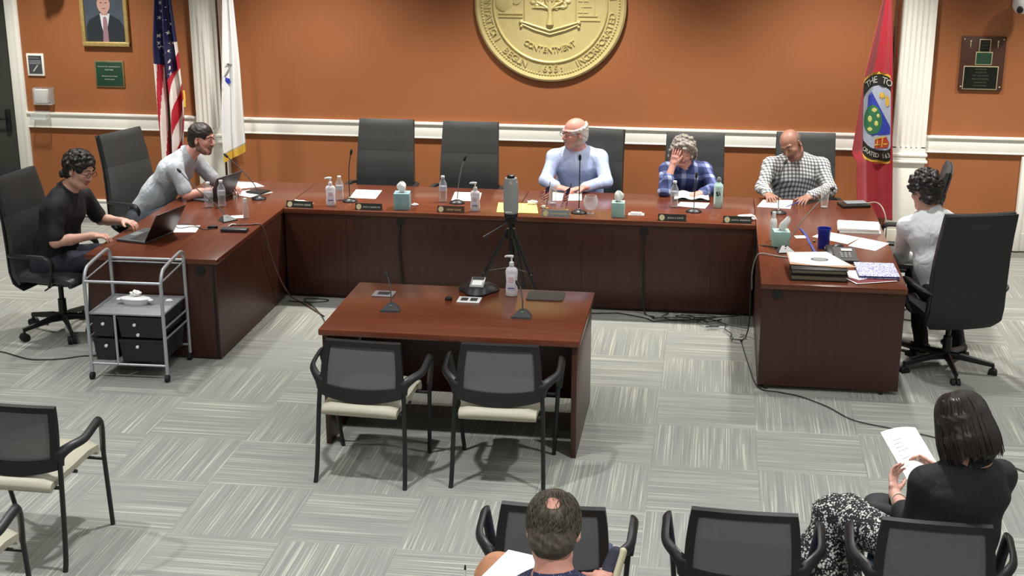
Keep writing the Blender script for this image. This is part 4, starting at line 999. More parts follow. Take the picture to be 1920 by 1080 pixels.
# --- left desk
def laptop(label, x, y, rz, w_=.33, d_=.235, ang=112, lidm=None):
    t = thing('laptop', label, 'laptop', (x, y, H), rz, 'open laptops')
    MB().box((0, 0, .010), (w_, d_, .016), bev=.004).build('base', M['laptop'], t)
    MB().box((0, .03, .0188), (w_-.05, d_*.48, .002), bev=.0005).build('keyboard', M['keys'], t); MB().box((0, -.075, .0186), (.10, .06, .001)).build('touchpad', M['mid_grey'], t)
    rt = Matrix.Rotation(R(ang-90)*-1, 3, 'X'); o = Vector((0, d_/2, .016))
    MB().box(o+rt @ Vector((0, .0, d_*.48)), (w_, .008, d_*.96), rot=rt, bev=.003).build('lid', lidm or M['laptopdark'], t)
    MB().box(o+rt @ Vector((0, -.0048, d_*.48)), (w_-.03, .001, d_*.84), rot=rt).build('screen', mat('dim laptop screen', (60, 66, 76), .2), t)
laptop('dark open laptop in front of the man in the black polo shirt', -4.10, -3.34, R(-103), .36, .25, 120)
laptop('grey open laptop in front of the man in the grey polo shirt', -4.08, -2.05, R(-108), .33, .23, 118, M['laptop'])
sheet_of('white sheet beyond the dark laptop', [(-4.08, -2.98), (-3.82, -2.96), (-3.78, -3.16), (-4.05, -3.20)])
bottle('clear cup-shaped water bottle, left of the pair on the left side desk', -3.962, -2.385, .205, .036)
bottle('clear water bottle, right of the pair on the left side desk', -3.868, -2.345, .215)
t = thing('small_sanitizer', 'small clear bottle with a white cap standing on a napkin', 'bottle', (-3.552, -2.69, H), 0)
MB().lathe([(.020, 0), (.024, .004), (.024, .09), (.012, .115), (.011, .125)], n=18).build('bottle_body', M['pet'], t, ang=50); MB().lathe([(.013, .124), (.0135, .126), (.012, .158), (.0001, .16)], n=14).build('cap', M['whiteplastic'], t, ang=50)
sheet_of('small white napkin beside the small clear bottle', rect(-3.635, -2.66, .10, .09, .3), name='napkin', cat='napkin')
sheet_of('white sheet behind the grey laptop', [(-4.06, -1.46), (-3.88, -1.47), (-3.76, -1.60), (-3.96, -1.73)], lines=5)
sheet_of('white sheet under the black folder at the far end of the left side desk', [(-3.98, -1.90), (-3.84, -1.74), (-3.62, -1.80), (-3.75, -2.01)], lines=0)
o = MB().box((0, 0, .008), (.16, .13, .014), rot=Matrix.Rotation(-.35, 3, 'Z'), bev=.004).build('black_wallet', M['black'], None, loc=(-3.74, -1.83, H+.002)); tag(o, 'small black wallet lying on the white sheet of the left side desk', 'wallet')
o = MB().box((0, 0, .013), (.20, .075, .024), rot=Matrix.Rotation(.03, 3, 'Z'), bev=.006).build('power_brick', M['dark_grey'], None, loc=(-3.505, -3.09, H)); tag(o, 'flat dark grey box at the front edge of the left side desk', 'box')
mic('gooseneck microphone aimed at the man in the grey polo shirt', -3.66, -2.05, -.4, [(0, .02, .03), (-.06, .05, .12), (-.17, .09, .22), (-.29, .12, .315)])
mic('silver-based microphone with a low slanting neck before the water bottles', -3.665, -2.79, .9, [(-.01, .02, .03), (-.11, .08, .10), (-.28, .15, .20), (-.44, .22, .32)], 'wedge')
o = MB().tube([(0, 0, .004), (-.08, .03, .006), (-.16, -.02, .004), (-.22, .05, .006), (-.15, .09, .008), (-.05, .05, .006), (.03, -.03, .004), (.10, .0, .004)], .0028, 6, smooth=6).build('tangled_wire', M['cord'], None, loc=(-3.78, -3.05, H)); tag(o, 'thin tangled wire behind the dark laptop', 'wire')
o = MB().box((0, 0, .010), (.075, .03, .018), rot=Matrix.Rotation(.3, 3, 'Z'), bev=.004).build('cable_adapter', M['black'], None, loc=(-3.70, -3.02, H)); tag(o, 'small black adapter on the wire behind the dark laptop', 'adapter')
o = MB().tube([(0, 0, .004), (.02, .03, .012), (.04, .06, .004)], .004, 6, smooth=4).build('white_plug', M['whiteplastic'], None, loc=(-3.60, -2.96, H)); tag(o, 'short white plug behind the flat dark grey box', 'plug')
# --- witness table
sanit = pump('white pump bottle of hand sanitizer on the witness table', -1.226, -4.385, 0, .19)
mic('left black microphone on the witness table', -1.915, -4.79, .05, [(.0, .02, .035), (-.01, .05, .09), (-.03, .10, .15), (-.05, .14, .17)], 'wedge')
mic('right black microphone on the witness table', -1.10, -4.80, -.02, [(.0, .02, .035), (-.005, .04, .09), (-.02, .08, .15), (-.035, .10, .165)], 'wedge')
def port(label, x, y, w_, holes, m):
    t = thing('table_power_port', label, 'power outlet', (x, y, H), 0, 'power outlets in the witness table')
    MB().box((0, 0, .003), (w_, .115, .006), bev=.002).build('plate', M['silver'] if not m else M['whiteplastic'], t)
    for hx, hw in holes: MB().box((hx, 0, .0066), (hw, .06, .002), bev=.0006).build('socket', M['dark_grey'], t)
port('silver outlet plate at the left end of the witness table', -2.035, -4.47, .135, [(0, .075)], 0)
port('white outlet plate in front of the conference phone', -1.475, -4.52, .145, [(-.03, .045), (.03, .045)], 1)
t = thing('conference_phone', 'black three-legged conference phone on the witness table', 'phone', (-1.45, -4.33, H), 0)
q = MB(); n = 48; rings = []
for rr, zz in ((.120, .0), (.125, .012), (.105, .036), (.070, .056), (.045, .062), (.0005, .063)):
    rings.append([q.b.verts.new((rr*(1+.17*math.cos(3*(2*PI*j/n+PI/2)))*math.cos(2*PI*j/n), rr*.85*(1+.17*math.cos(3*(2*PI*j/n+PI/2)))*math.sin(2*PI*j/n), zz)) for j in range(n)])
for a, b_ in zip(rings, rings[1:]):
    for j in range(n): q.b.faces.new((a[j], a[(j+1) % n], b_[(j+1) % n], b_[j]))
q.b.faces.new(rings[0][::-1]); q.build('body', M['black'], t, ang=50)
rt = Matrix.Rotation(.28, 3, 'X')
MB().box((0, -.02, .068), (.090, .115, .010), rot=rt, bev=.002).build('console', M['silver'], t)
MB().box((0, .018, .0855), (.075, .03, .003), rot=rt).build('display', M['printdark'], t)
MB().box((0, -.035, .070), (.065, .055, .003), rot=rt).build('keypad', M['paper'], t)
t = thing('puck_microphone', 'small round black puck left of the conference phone', 'microphone', (-1.605, -4.53, H), 0)
MB().lathe([(.022, 0), (.024, .003), (.023, .016), (.014, .021), (.0001, .022)], n=20).build('puck_body', M['black'], t, ang=50)
o = MB().prism([(sx*.0875+.03*math.cos(a0+k*PI/12), sy*.0675+.03*math.sin(a0+k*PI/12)) for sx, sy, a0 in ((1, 1, 0), (-1, 1, PI/2), (-1, -1, PI), (1, -1, PI*1.5)) for k in range(7)], .0005, .005).build('mouse_pad', M['dark_grey'], None, loc=(-1.01, -4.365, H)); tag(o, 'dark grey mouse pad at the right end of the witness table', 'mouse pad')
# ================================================================== CAMERA ON TRIPOD
AX, AY = -1.462, -2.82
t = thing('camera_tripod', 'black tripod standing between the dais and the witness table', 'tripod', (AX, AY, 0), 0)
MB().cone((0, 0, .86), (0, 0, .885), .048, .052, 20).cone((0, 0, .80), (0, 0, .86), .020, .024, 14).box((0, 0, .835), (.09, .06, .045), bev=.01).cone((0, 0, .45), (0, 0, .80), .014, .014, 12).cone((0, 0, .70), (0, 0, .77), .040, .034, 14).build('head', M['black'], t)
MB().tube([(-.02, -.03, .82), (-.10, -.07, .775), (-.19, -.10, .72)], [.007, .007, .011], 8).build('pan_handle', M['black'], t)
for fx, fy in ((-.40, -.10), (.32, -.12), (.08, .42)):
    p0 = Vector((fx*.06, fy*.06, .76)); p1 = Vector((fx, fy, .012))
    l = MB().tube([p0, p0.lerp(p1, .45)], .016, 8).tube([p0.lerp(p1, .40), p0.lerp(p1, .74)], .012, 8).tube([p0.lerp(p1, .70), p1], .009, 8).ball(p0.lerp(p1, .45), .019, n=10).ball(p0.lerp(p1, .74), .015, n=10).build('leg', M['black'], t)
    MB().ball(p1, .014, n=10).build('rubber_foot', M['black_soft'], l)
    MB().tube([p0.lerp(p1, .42), (0, 0, .47)], .004, 6).build('brace', M['black'], t)
t = thing('conference_camera', 'grey cylindrical conference camera on top of the tripod', 'camera', (AX, AY, .886), 0)
MB().lathe([(.046, 0), (.052, .006), (.056, .04), (.056, .19), (.050, .245), (.044, .268), (.0001, .270)], n=36).build('body', mat('camera grey', (158, 162, 164), .45), t, ang=50)
MB().lathe([(.030, .268), (.028, .288), (.018, .292), (.0001, .293)], n=20).build('lens_dome', M['black'], t, ang=50)
MB().lathe([(.013, 0), (.014, .004), (.009, .006), (.0001, .004)], (.006, -.0515, .238), 20, rot=rx90).build('logo_ring', M['print'], t); MB().box((.046, -.022, .235), (.008, .012, .02), bev=.002).build('side_button', M['print'], t)
MB().box((-.01, -.0545, .02), (.05, .006, .012), rot=Matrix.Identity(3), bev=.002).build('foot_ring', M['whiteplastic'], t)
# ================================================================== CART
t = thing('drawer_cart', 'silver tube rolling cart with four black drawers in front of the left desk', 'cart', (-3.86, -4.105, 0), R(1.5))
cw, cd = .265, .225
def leg_(x, y, lean): MB().tube([(x, y, .055), (x*.98, y, .66)], .012, 10).build('leg', M['silver'], t)
for s in (-1, 1):
    MB().tube([(s*cw, -cd, .055), (s*cw, -cd, .60), (s*cw, -cd+.005, .70), (s*cw, -cd+.045, .765), (s*cw, -cd+.12, .785), (s*cw, cd-.10, .805), (s*cw, cd-.03, .80), (s*cw, cd, .76), (s*cw, cd, .68), (s*cw, cd, .055)], .0125, 10, smooth=4).build('side_tube', M['silver'], t)
    for yy in (-cd, cd):
        l = MB().cone((s*cw, yy, .075), (s*cw, yy, .045), .009, .009, 8).build('caster_stem', M['black'], t)
        MB().cone((s*cw-.012, yy-.005, .027), (s*cw+.012, yy-.005, .027), .026, .026, 16).build('wheel', M['black_soft'], l)
    for zz in (.30, .375): MB().tube([(s*cw, -cd, zz), (s*cw, cd, zz)], .007, 8).build('side_rail', M['silver'], t)
    MB().tube([(s*cw, -cd+.01, .70), (s*cw, cd, .725)], .006, 8).build('side_rail', M['silver'], t)
MB().tube([(-cw, -cd, .695), (cw, -cd, .695)], .0095, 10).build('front_rail', M['silver'], t)
MB().tube([(-cw, cd, .735), (cw, cd, .735)], .0095, 10).build('rear_rail', M['silver'], t); MB().tube([(-cw, cd, .710), (cw, cd, .710)], .006, 10).build('rear_rail', M['silver'], t)
MB().tube([(-cw, -cd, .115), (cw, -cd, .115)], .009, 10).build('front_rail', M['silver'], t); MB().tube([(-cw, cd, .115), (cw, cd, .115)], .009, 10).build('rear_rail', M['silver'], t)
MB().tube([(-.075, -cd, .115), (-.075, -cd, .46)], .009, 10).build('divider_tube', M['silver'], t)
MB().box((0, 0, .468), (cw*2-.012, cd*2-.01, .014), bev=.004).build('shelf', noisy('cart shelf', (150, 153, 158), (160, 163, 168), (9, 9, 9), .4, metal=.3), t)
def drawer(x0, x1, z0, z1):
    cx, w0 = (x0+x1)/2, x1-x0; q = MB(); a = .014
    q.raw([(x0+a, -cd+.02, z0), (x1-a, -cd+.02, z0), (x1-a, cd-.02, z0), (x0+a, cd-.02, z0), (x0, -cd+.012, z1), (x1, -cd+.012, z1), (x1, cd-.02, z1), (x0, cd-.02, z1)], [(0, 1, 2, 3), (4, 5, 6, 7), (0, 1, 5, 4), (1, 2, 6, 5), (2, 3, 7, 6), (3, 0, 4, 7)])
    q.box((cx, -cd+.008, z1-.008), (w0, .014, .016), bev=.003)
    return q.build('drawer', mat('smoked black plastic', (22, 24, 25), .35), t, smooth=False)
def knob(d, x, z): MB().lathe([(.006, 0), (.006, .012), (.011, .016), (.011, .022), (.0001, .025)], (x, -cd+.015, z), 16, rot=rx90).build('knob', M['whiteplastic'], d)
for x0, x1, kx in ((-.245, -.088, -.16), (-.062, .25, .06)):
    d = drawer(x0, x1, .305, .452); knob(d, kx, .40)
    if x1 > 0: knob(d, kx+.02, .33)
    d = drawer(x0, x1, .135, .292); knob(d, kx+.01, .245)
t = thing('wipes_tray', 'white lidded tray with a crumpled tissue in it on the cart shelf', 'tray', (-3.875, -4.10, .475), R(1))
MB().lathe([(.085, 0), (.09, .004), (.098, .03), (.108, .034), (.108, .042), (.095, .046), (.0001, .047)], n=28, sy=.48).build('container', M['whiteplastic'], t, ang=40)
for s in (-1, 1): MB().ball((s*.112, -.01, .032), (.020, .020, .010), n=10).build('handle', M['whiteplastic'], t)
crumple('crumpled_tissue', 'crumpled tissue on the white tray of the cart', -3.885, -4.07, .026, 1, 1.3, z=.520, seed=9)
crumple('crumpled_tissue', 'small white scrap with red print on the cart shelf', -3.665, -4.02, .012, 1, 1.8, z=.475, seed=12)
# ================================================================== CABLES
def cable(label, pts, r=.0045, m=None, name='power_cable', sm=8, grp=None):
    x, y, z = pts[0]; o = MB().tube([(a-x, b_-y, c_-z) for a, b_, c_ in pts], r, 6, smooth=sm).build(name, m or M['cord'], None, loc=(x, y, z)); return tag(o, label, 'cable', grp)
Z0 = .009
cable('black cable crossing the floor in front of the right side desk to the audience', [(.264, -2.95, Z0), (.30, -3.35, Z0), (.362, -3.85, Z0), (.50, -3.93, Z0), (.635, -3.99, Z0), (.80, -4.15, Z0), (.946, -4.355, Z0), (1.17, -4.46, Z0), (1.406, -4.562, Z0), (1.60, -4.72, Z0), (1.754, -4.894, Z0), (2.1, -5.25, Z0), (2.8, -5.7, Z0)], .0038)
cable('black cable on the floor running to the cart', [(-5.9, -3.75, Z0), (-5.4, -3.84, Z0), (-5.012, -3.93, Z0), (-4.85, -4.0, Z0), (-4.705, -4.054, Z0), (-4.52, -4.02, Z0), (-4.37, -3.93, Z0), (-4.2, -3.90, Z0)], .0045)
cable('black cable loop on the floor behind the chair of the man in the black polo', [(-4.36, -2.95, Z0), (-4.70, -2.93, Z0), (-5.0, -3.0, Z0), (-5.14, -3.13, Z0), (-5.10, -3.26, Z0), (-4.95, -3.30, Z0)], .0055)
cable('black cable hanging from the left grommet of the dais to the floor', [(-2.42, -2.33, .65), (-2.425, -2.345, .45), (-2.41, -2.35, .2), (-2.40, -2.36, Z0)], .008)
cable('black cable hanging from the right grommet of the dais to the floor', [(-.50, -2.33, .65), (-.497, -2.345, .4), (-.49, -2.35, .15), (-.47, -2.38, Z0), (-.40, -2.45, Z0)], .008)
cable('brown cable hanging over the inner edge of the left side desk', [(-3.60, -2.93, H+.005), (-3.45, -2.90, H+.006), (-3.372, -2.88, H+.004), (-3.345, -2.86, .66), (-3.335, -2.80, .50), (-3.33, -2.65, .28), (-3.30, -2.50, .08), (-3.24, -2.45, Z0), (-3.10, -2.60, Z0), (-2.93, -2.80, Z0)], .006, mat('brown cord', (88, 60, 52), .5))
cable('grey cable hanging over the inner edge of the right side desk', [(.62, -3.25, H+.006), (.48, -3.22, H+.006), (.36, -3.18, H+.010), (.325, -3.16, .70), (.31, -3.12, .58), (.315, -3.05, .48), (.318, -3.02, .44)], .005, M['cordgrey'])
cable('thin black cable drooping beside the grey one at the right side desk', [(.55, -3.05, H+.006), (.40, -2.95, H+.006), (.335, -2.90, .70), (.315, -2.87, .45), (.318, -2.83, .15), (.30, -2.80, Z0), (.26, -2.93, Z0)], .005)
rnd = random.Random(21)
for k, (lb, x0, y0, x1, y1) in enumerate((('long looped cable of the tangle under the dais, nearest the tripod', -.85, -2.44, .05, -2.52), ('middle cable loop of the tangle in front of the dais', -.42, -2.40, .18, -2.56), ('short cable loop of the tangle beside the right side desk', -.15, -2.42, .26, -2.62), ('cable of the tangle ending at the right side desk corner', -.05, -2.50, .264, -2.93))):
    pts = []
    for i in range(9):
        t_ = i/8; pts.append((lerp(x0, x1, t_)+rnd.uniform(-.07, .07), lerp(y0, y1, t_)+.06*math.sin(t_*9+k)+rnd.uniform(-.03, .03), Z0+.006*k))
    cable(lb, pts, .004)
cable('large cable loop in front of the dais grommet, right of the witness table', [(-.30+.20*math.cos(a*.7)+.02*a, -2.50+.05*math.sin(a*.7+.6), Z0+.003*a) for a in range(0, 20)], .0038, sm=3)
cable('cable loop on the floor at the inner corner of the left side desk', [(-3.32, -2.46, Z0), (-3.15, -2.47, Z0), (-3.02, -2.43, Z0), (-3.02, -2.38, Z0), (-3.12, -2.37, Z0), (-3.2, -2.42, Z0+.006), (-3.05, -2.62, Z0), (-2.9, -2.9, Z0), (-2.75, -3.3, Z0)], .0038)
cable('small white wire knot on the black cable beside the right side desk', [(.26, -2.80, Z0+.01), (.29, -2.84, Z0+.02), (.25, -2.88, Z0+.01), (.27, -2.92, Z0+.01)], .006, M['cordgrey'])
# ================================================================== PEOPLE
def V3(p): return np.array(p, dtype=np.float64)
def unit(v):
    v = V3(v); n = np.linalg.norm(v); return v/n if n > 1e-9 else v
class SDF:
    """blends tapered capsules and ellipsoids into one smooth surface (surface nets)"""
    def __init__(s, vox): s.v = vox; s.P = []; s.folds = None
    def cap(s, a, b_, r0, r1=None, tag=0, k=.02, sub=False, lat=None, wide=1.0):
        """lat, wide: cross section stretched along the direction lat"""
        s.P.append(('c', V3(a), V3(b_), r0, r0 if r1 is None else r1, tag, k, sub, None if lat is None else unit(lat), wide)); return s
    def chain(s, pts, rs, tag=0, k=.02, **kw):
        for i in range(len(pts)-1): s.cap(pts[i], pts[i+1], rs[i], rs[i+1], tag, k, **kw)
        return s
    def ell(s, c, r, axes=None, tag=0, k=.02, sub=False):
        A = np.eye(3) if axes is None else np.array([unit(a) for a in axes]); s.P.append(('e', V3(c), V3(r), A, None, tag, k, sub, None, 1)); return s
    def mesh(s, name, mats, parent, origin=(0, 0, 0), folds=0, foldscale=9.0, seed=0, smooth_it=1):
        lo = np.full(3, 1e9); hi = -lo
        for p in s.P:
            if p[7]: continue
            if p[0] == 'c':
                r = max(p[3], p[4])*max(1, p[9]); lo = np.minimum(lo, np.minimum(p[1], p[2])-r); hi = np.maximum(hi, np.maximum(p[1], p[2])+r)
            else: r = p[2].max(); lo = np.minimum(lo, p[1]-r); hi = np.maximum(hi, p[1]+r)
        pad = s.v*3+folds; lo -= pad; hi += pad; n = np.ceil((hi-lo)/s.v).astype(int)+1
        D = np.full(n, .5, np.float32); T = np.zeros(n, np.int16)
        ax = [lo[i]+s.v*np.arange(n[i]) for i in range(3)]
        for p in s.P:
            if p[0] == 'c': r = max(p[3], p[4])*max(1, p[9]); pl, ph = np.minimum(p[1], p[2])-r, np.maximum(p[1], p[2])+r
            else: r = p[2].max(); pl, ph = p[1]-r, p[1]+r
            m = p[6]+s.v*3+.012+folds
            i0 = np.clip(((pl-m-lo)/s.v).astype(int), 0, n-1); i1 = np.clip(np.ceil((ph+m-lo)/s.v).astype(int)+1, 1, n)
            if (i1 <= i0).any(): continue
            X, Y, Z = np.meshgrid(*[ax[q][i0[q]:i1[q]] for q in range(3)], indexing='ij')
            if p[0] == 'c':
                a, b_ = p[1], p[2]; d = b_-a; L2 = max(d@d, 1e-12)
                px, py, pz = X-a[0], Y-a[1], Z-a[2]; t = np.clip((px*d[0]+py*d[1]+pz*d[2])/L2, 0, 1)
                qx, qy, qz = px-t*d[0], py-t*d[1], pz-t*d[2]
                if p[8] is not None:
                    l = p[8]; c_ = (qx*l[0]+qy*l[1]+qz*l[2])*(1-1/p[9]); qx, qy, qz = qx-c_*l[0], qy-c_*l[1], qz-c_*l[2]
                d_ = np.sqrt(qx*qx+qy*qy+qz*qz)-(p[3]+(p[4]-p[3])*t)
            else:
                c, r_, A = p[1], p[2], p[3]; px, py, pz = X-c[0], Y-c[1], Z-c[2]
                u = [(px*A[q][0]+py*A[q][1]+pz*A[q][2])/r_[q] for q in range(3)]
                k0 = np.sqrt(u[0]**2+u[1]**2+u[2]**2); k1 = np.sqrt((u[0]/r_[0])**2+(u[1]/r_[1])**2+(u[2]/r_[2])**2); d_ = k0*(k0-1)/np.maximum(k1, 1e-9)
            sl = tuple(slice(i0[q], i1[q]) for q in range(3)); D0 = D[sl]; k = max(p[6], 1e-5)
            if p[7]:
                h = np.clip(.5-.5*(D0+d_)/k, 0, 1); D[sl] = D0*(1-h)-d_*h+k*h*(1-h)
            else:
                h = np.clip(.5+.5*(D0-d_)/k, 0, 1); D[sl] = D0*(1-h)+d_*h-k*h*(1-h); T[sl] = np.where(d_ < D0+(.0045 if p[5] else 0), p[5], T[sl])
        if folds > 0:
            X, Y, Z = np.meshgrid(*ax, indexing='ij', sparse=True); f = foldscale; ph = seed*1.7
            wx = np.sin(Y*f*.9+Z*f*1.3+ph)+.5*np.sin(X*f*2.1-Z*f+ph*2); wy = np.sin(X*f*1.1-Z*f*.8+ph)
            D += (folds*(np.sin(X*f*1.6+Z*f*2.2+wx*1.3)*.6+np.sin(Z*f*3.1-Y*f*1.4+wy*1.6+X*f)*.4)).astype(np.float32)
        # surface nets
        ins = D < 0
        c8 = [(i, j, k) for i in (0, 1) for j in (0, 1) for k in (0, 1)]
        m = tuple(n-1); cnt = np.zeros(m, np.int8)
        for i, j, k in c8: cnt += ins[i:i+m[0], j:j+m[1], k:k+m[2]]
        act = (cnt > 0) & (cnt < 8); idx = np.argwhere(act); vid = np.full(m, -1, np.int32); vid[act] = np.arange(len(idx))
        acc = np.zeros((len(idx), 3)); w_ = np.zeros(len(idx))
        vals = {c: D[idx[:, 0]+c[0], idx[:, 1]+c[1], idx[:, 2]+c[2]].astype(np.float64) for c in c8}
        for a in c8:
            for q in range(3):
                if a[q] == 0:
                    b_ = list(a); b_[q] = 1; b_ = tuple(b_); va, vb = vals[a], vals[b_]; cr = (va < 0) != (vb < 0); t = np.where(cr, va/np.where(cr, va-vb, 1), 0)
                    for z in range(3): acc[:, z] += np.where(cr, a[z]+(t if z == q else 0), 0)
                    w_ += cr
        verts = lo+(idx+acc/w_[:, None])*s.v
        quads = []
        for q in range(3):
            o1, o2 = [(1, 2), (2, 0), (0, 1)][q]
            sh = [slice(1, m[z]) for z in range(3)]; sh[q] = slice(0, m[q]); s0 = tuple(sh)
            sb = list(sh); sb[q] = slice(1, m[q]+1); A_ = ins[s0]; B_ = ins[tuple(sb)]
            cr = A_ != B_; e = np.argwhere(cr); 
            if not len(e): continue
            fl_ = A_[cr]; e = e+np.array([1 if z != q else 0 for z in range(3)])
            def g(d1, d2):
                f = e.copy(); f[:, o1] -= d1; f[:, o2] -= d2; return vid[f[:, 0], f[:, 1], f[:, 2]]
            Q = np.stack([g(1, 1), g(0, 1), g(0, 0), g(1, 0)], 1); Q = np.where(fl_[:, None], Q, Q[:, ::-1]); quads.append(Q)
        Q = np.concatenate(quads); Q = Q[(Q >= 0).all(1)]
        for _ in range(smooth_it):
            S2 = np.zeros_like(verts); C2 = np.zeros(len(verts))
            for a, b_ in ((0, 1), (1, 2), (2, 3), (3, 0)):
                np.add.at(S2, Q[:, a], verts[Q[:, b_]]); np.add.at(S2, Q[:, b_], verts[Q[:, a]]); np.add.at(C2, Q[:, a], 1); np.add.at(C2, Q[:, b_], 1)
            verts = verts*.5+.5*S2/np.maximum(C2, 1)[:, None]
        me = bpy.data.meshes.new(name); verts = verts-np.array(origin)
        me.vertices.add(len(verts)); me.vertices.foreach_set('co', verts.astype(np.float32).ravel())
        me.loops.add(len(Q)*4); me.loops.foreach_set('vertex_index', Q.astype(np.int32).ravel())
        me.polygons.add(len(Q)); me.polygons.foreach_set('loop_start', np.arange(0, len(Q)*4, 4, dtype=np.int32)); me.polygons.foreach_set('use_smooth', [True]*len(Q))
        for q in mats: me.materials.append(q)
        if len(mats) > 1: me.polygons.foreach_set('material_index', T[idx[:, 0], idx[:, 1], idx[:, 2]].clip(0, len(mats)-1)[Q[:, 0]].astype(np.int32))
        me.update(calc_edges=True); me.validate()
        return link(bpy.data.objects.new(name, me), parent)
def frame(F, U=(0, 0, 1)):
    F = unit(F); Rr = unit(np.cross(F, U)); return F, Rr, np.cross(Rr, F)
def head_sdf(s, C, F, U=(0, 0, 1), sc=1.0, lidded=False, heavy=0, beard=0):
    F, Rr, Up = frame(F, U); W = lambda r, f, u: V3(C)+sc*(r*Rr+f*F+u*Up); A = [Rr, F, Up]
    s.ell(W(0, -.012, .035), V3((.075, .095, .084))*sc, A, 0, .01); s.ell(W(0, .022, -.035), V3((.058+heavy*.3, .066, .072))*sc, A, 0, .03)
    s.cap(W(-.022, .052, -.092), W(.022, .052, -.092), .020*sc, tag=0, k=.025); s.cap(W(-.045, .0, -.075), W(-.020, .045, -.09), (.018+heavy)*sc, k=.03); s.cap(W(.045, .0, -.075), W(.020, .045, -.09), (.018+heavy)*sc, k=.03)
    s.cap(W(0, .082, .012), W(0, .104, -.028), .0085*sc, .0125*sc, k=.010); s.ell(W(-.012, .092, -.033), V3((.008, .010, .007))*sc, A, 0, .006); s.ell(W(.012, .092, -.033), V3((.008, .010, .007))*sc, A, 0, .006)
    s.cap(W(-.042, .072, .030), W(-.010, .086, .028), .009*sc, k=.012); s.cap(W(.042, .072, .030), W(.010, .086, .028), .009*sc, k=.012)
    s.ell(W(-.038, .058, -.022), V3((.022, .022, .020))*sc, A, 0, .02); s.ell(W(.038, .058, -.022), V3((.022, .022, .020))*sc, A, 0, .02)
    for e in (-1, 1):
        s.ell(W(e*.031, .093, .008), V3((.015, .012, .009))*sc, A, 0, .008, sub=True)
        s.ell(W(e*.078, -.008, -.006), V3((.008, .020, .030))*sc, [Rr*e-.45*F, F, Up], 0, .006); s.ell(W(e*.084, -.002, -.002), V3((.006, .010, .016))*sc, A, 0, .004, sub=True)
        s.ell(W(e*.031, .080, .008), V3((.013, .011, .009))*sc, A, 0, .003)
    s.cap(W(-.018, .082, -.060), W(.018, .082, -.060), .0075*sc, k=.006, tag=1); s.cap(W(-.014, .079, -.069), W(.014, .079, -.069), .0075*sc, k=.006, tag=1)
    if beard:
        jw = [W(x, f, u) for x, f, u in ((-.066, -.005, -.035), (-.058, .010, -.070), (-.036, .045, -.092), (0, .066, -.100), (.036, .045, -.092), (.058, .010, -.070), (.066, -.005, -.035))]
        s.chain(jw, [(.010+heavy)*sc, (.014+heavy)*sc, (.017+heavy*.6)*sc, .018*sc, (.017+heavy*.6)*sc, (.014+heavy)*sc, (.010+heavy)*sc], tag=2, k=.012)
        s.chain([W(-.030, .078, -.066), W(-.018, .088, -.049), W(.018, .088, -.049), W(.030, .078, -.066)], [.006*sc]*4, tag=2, k=.006); s.cap(W(-.012, .078, -.080), W(.012, .078, -.080), .008*sc, tag=2, k=.006)
    s.cap(W(-.024, .100, -.0645), W(.024, .100, -.0645), .0045*sc, k=.003, sub=True, tag=1)
    return W
def face_parts(t, O, C, F, U, sc, hairm, glasses=False, skinm=None, lids=.0, beard=None):
    F, Rr, Up = frame(F, U); O = V3(O); W = lambda r, f, u: Vector(V3(C)+sc*(r*Rr+f*F+u*Up)-O)
    rot = Matrix((Rr, F, Up)).transposed()
    for e in (-1, 1):
        ey = MB().ball(W(e*.031, .0830, .006), (.0095*sc, .0095*sc, .0060*sc), n=14, rot=rot).build('eye', EYEW, t)
        MB().ball(W(e*.031, .0895, .0060), (.0052*sc,.0045*sc,.0052*sc), n=10, rot=rot).build('iris', EYEI, ey)
        MB().tube([W(e*.012, .0925, .030), W(e*.030, .0900, .037), W(e*.048, .0765, .030)], [.0028*sc, .0036*sc, .002*sc], 8, smooth=4, sx=1.3).build('eyebrow', hairm, t)
    if glasses:
        g = MB()
        for e in (-1, 1):
            pts = [W(e*.032+.022*math.cos(a*PI/10), .104-.004*math.cos(a*PI/10)*e*0, .004+.017*math.sin(a*PI/10)) for a in range(21)]
            g.tube(pts, .0018*sc, 6)
            g.tube([W(e*.054, .103, .010), W(e*.074, .07, .010), W(e*.082, .0, .008)], .0017*sc, 6)
        g.tube([W(-.010, .106, .008), W(0, .109, .010), W(.010, .106, .008)], .0016*sc, 6); g.build('glasses', M['black'], t)
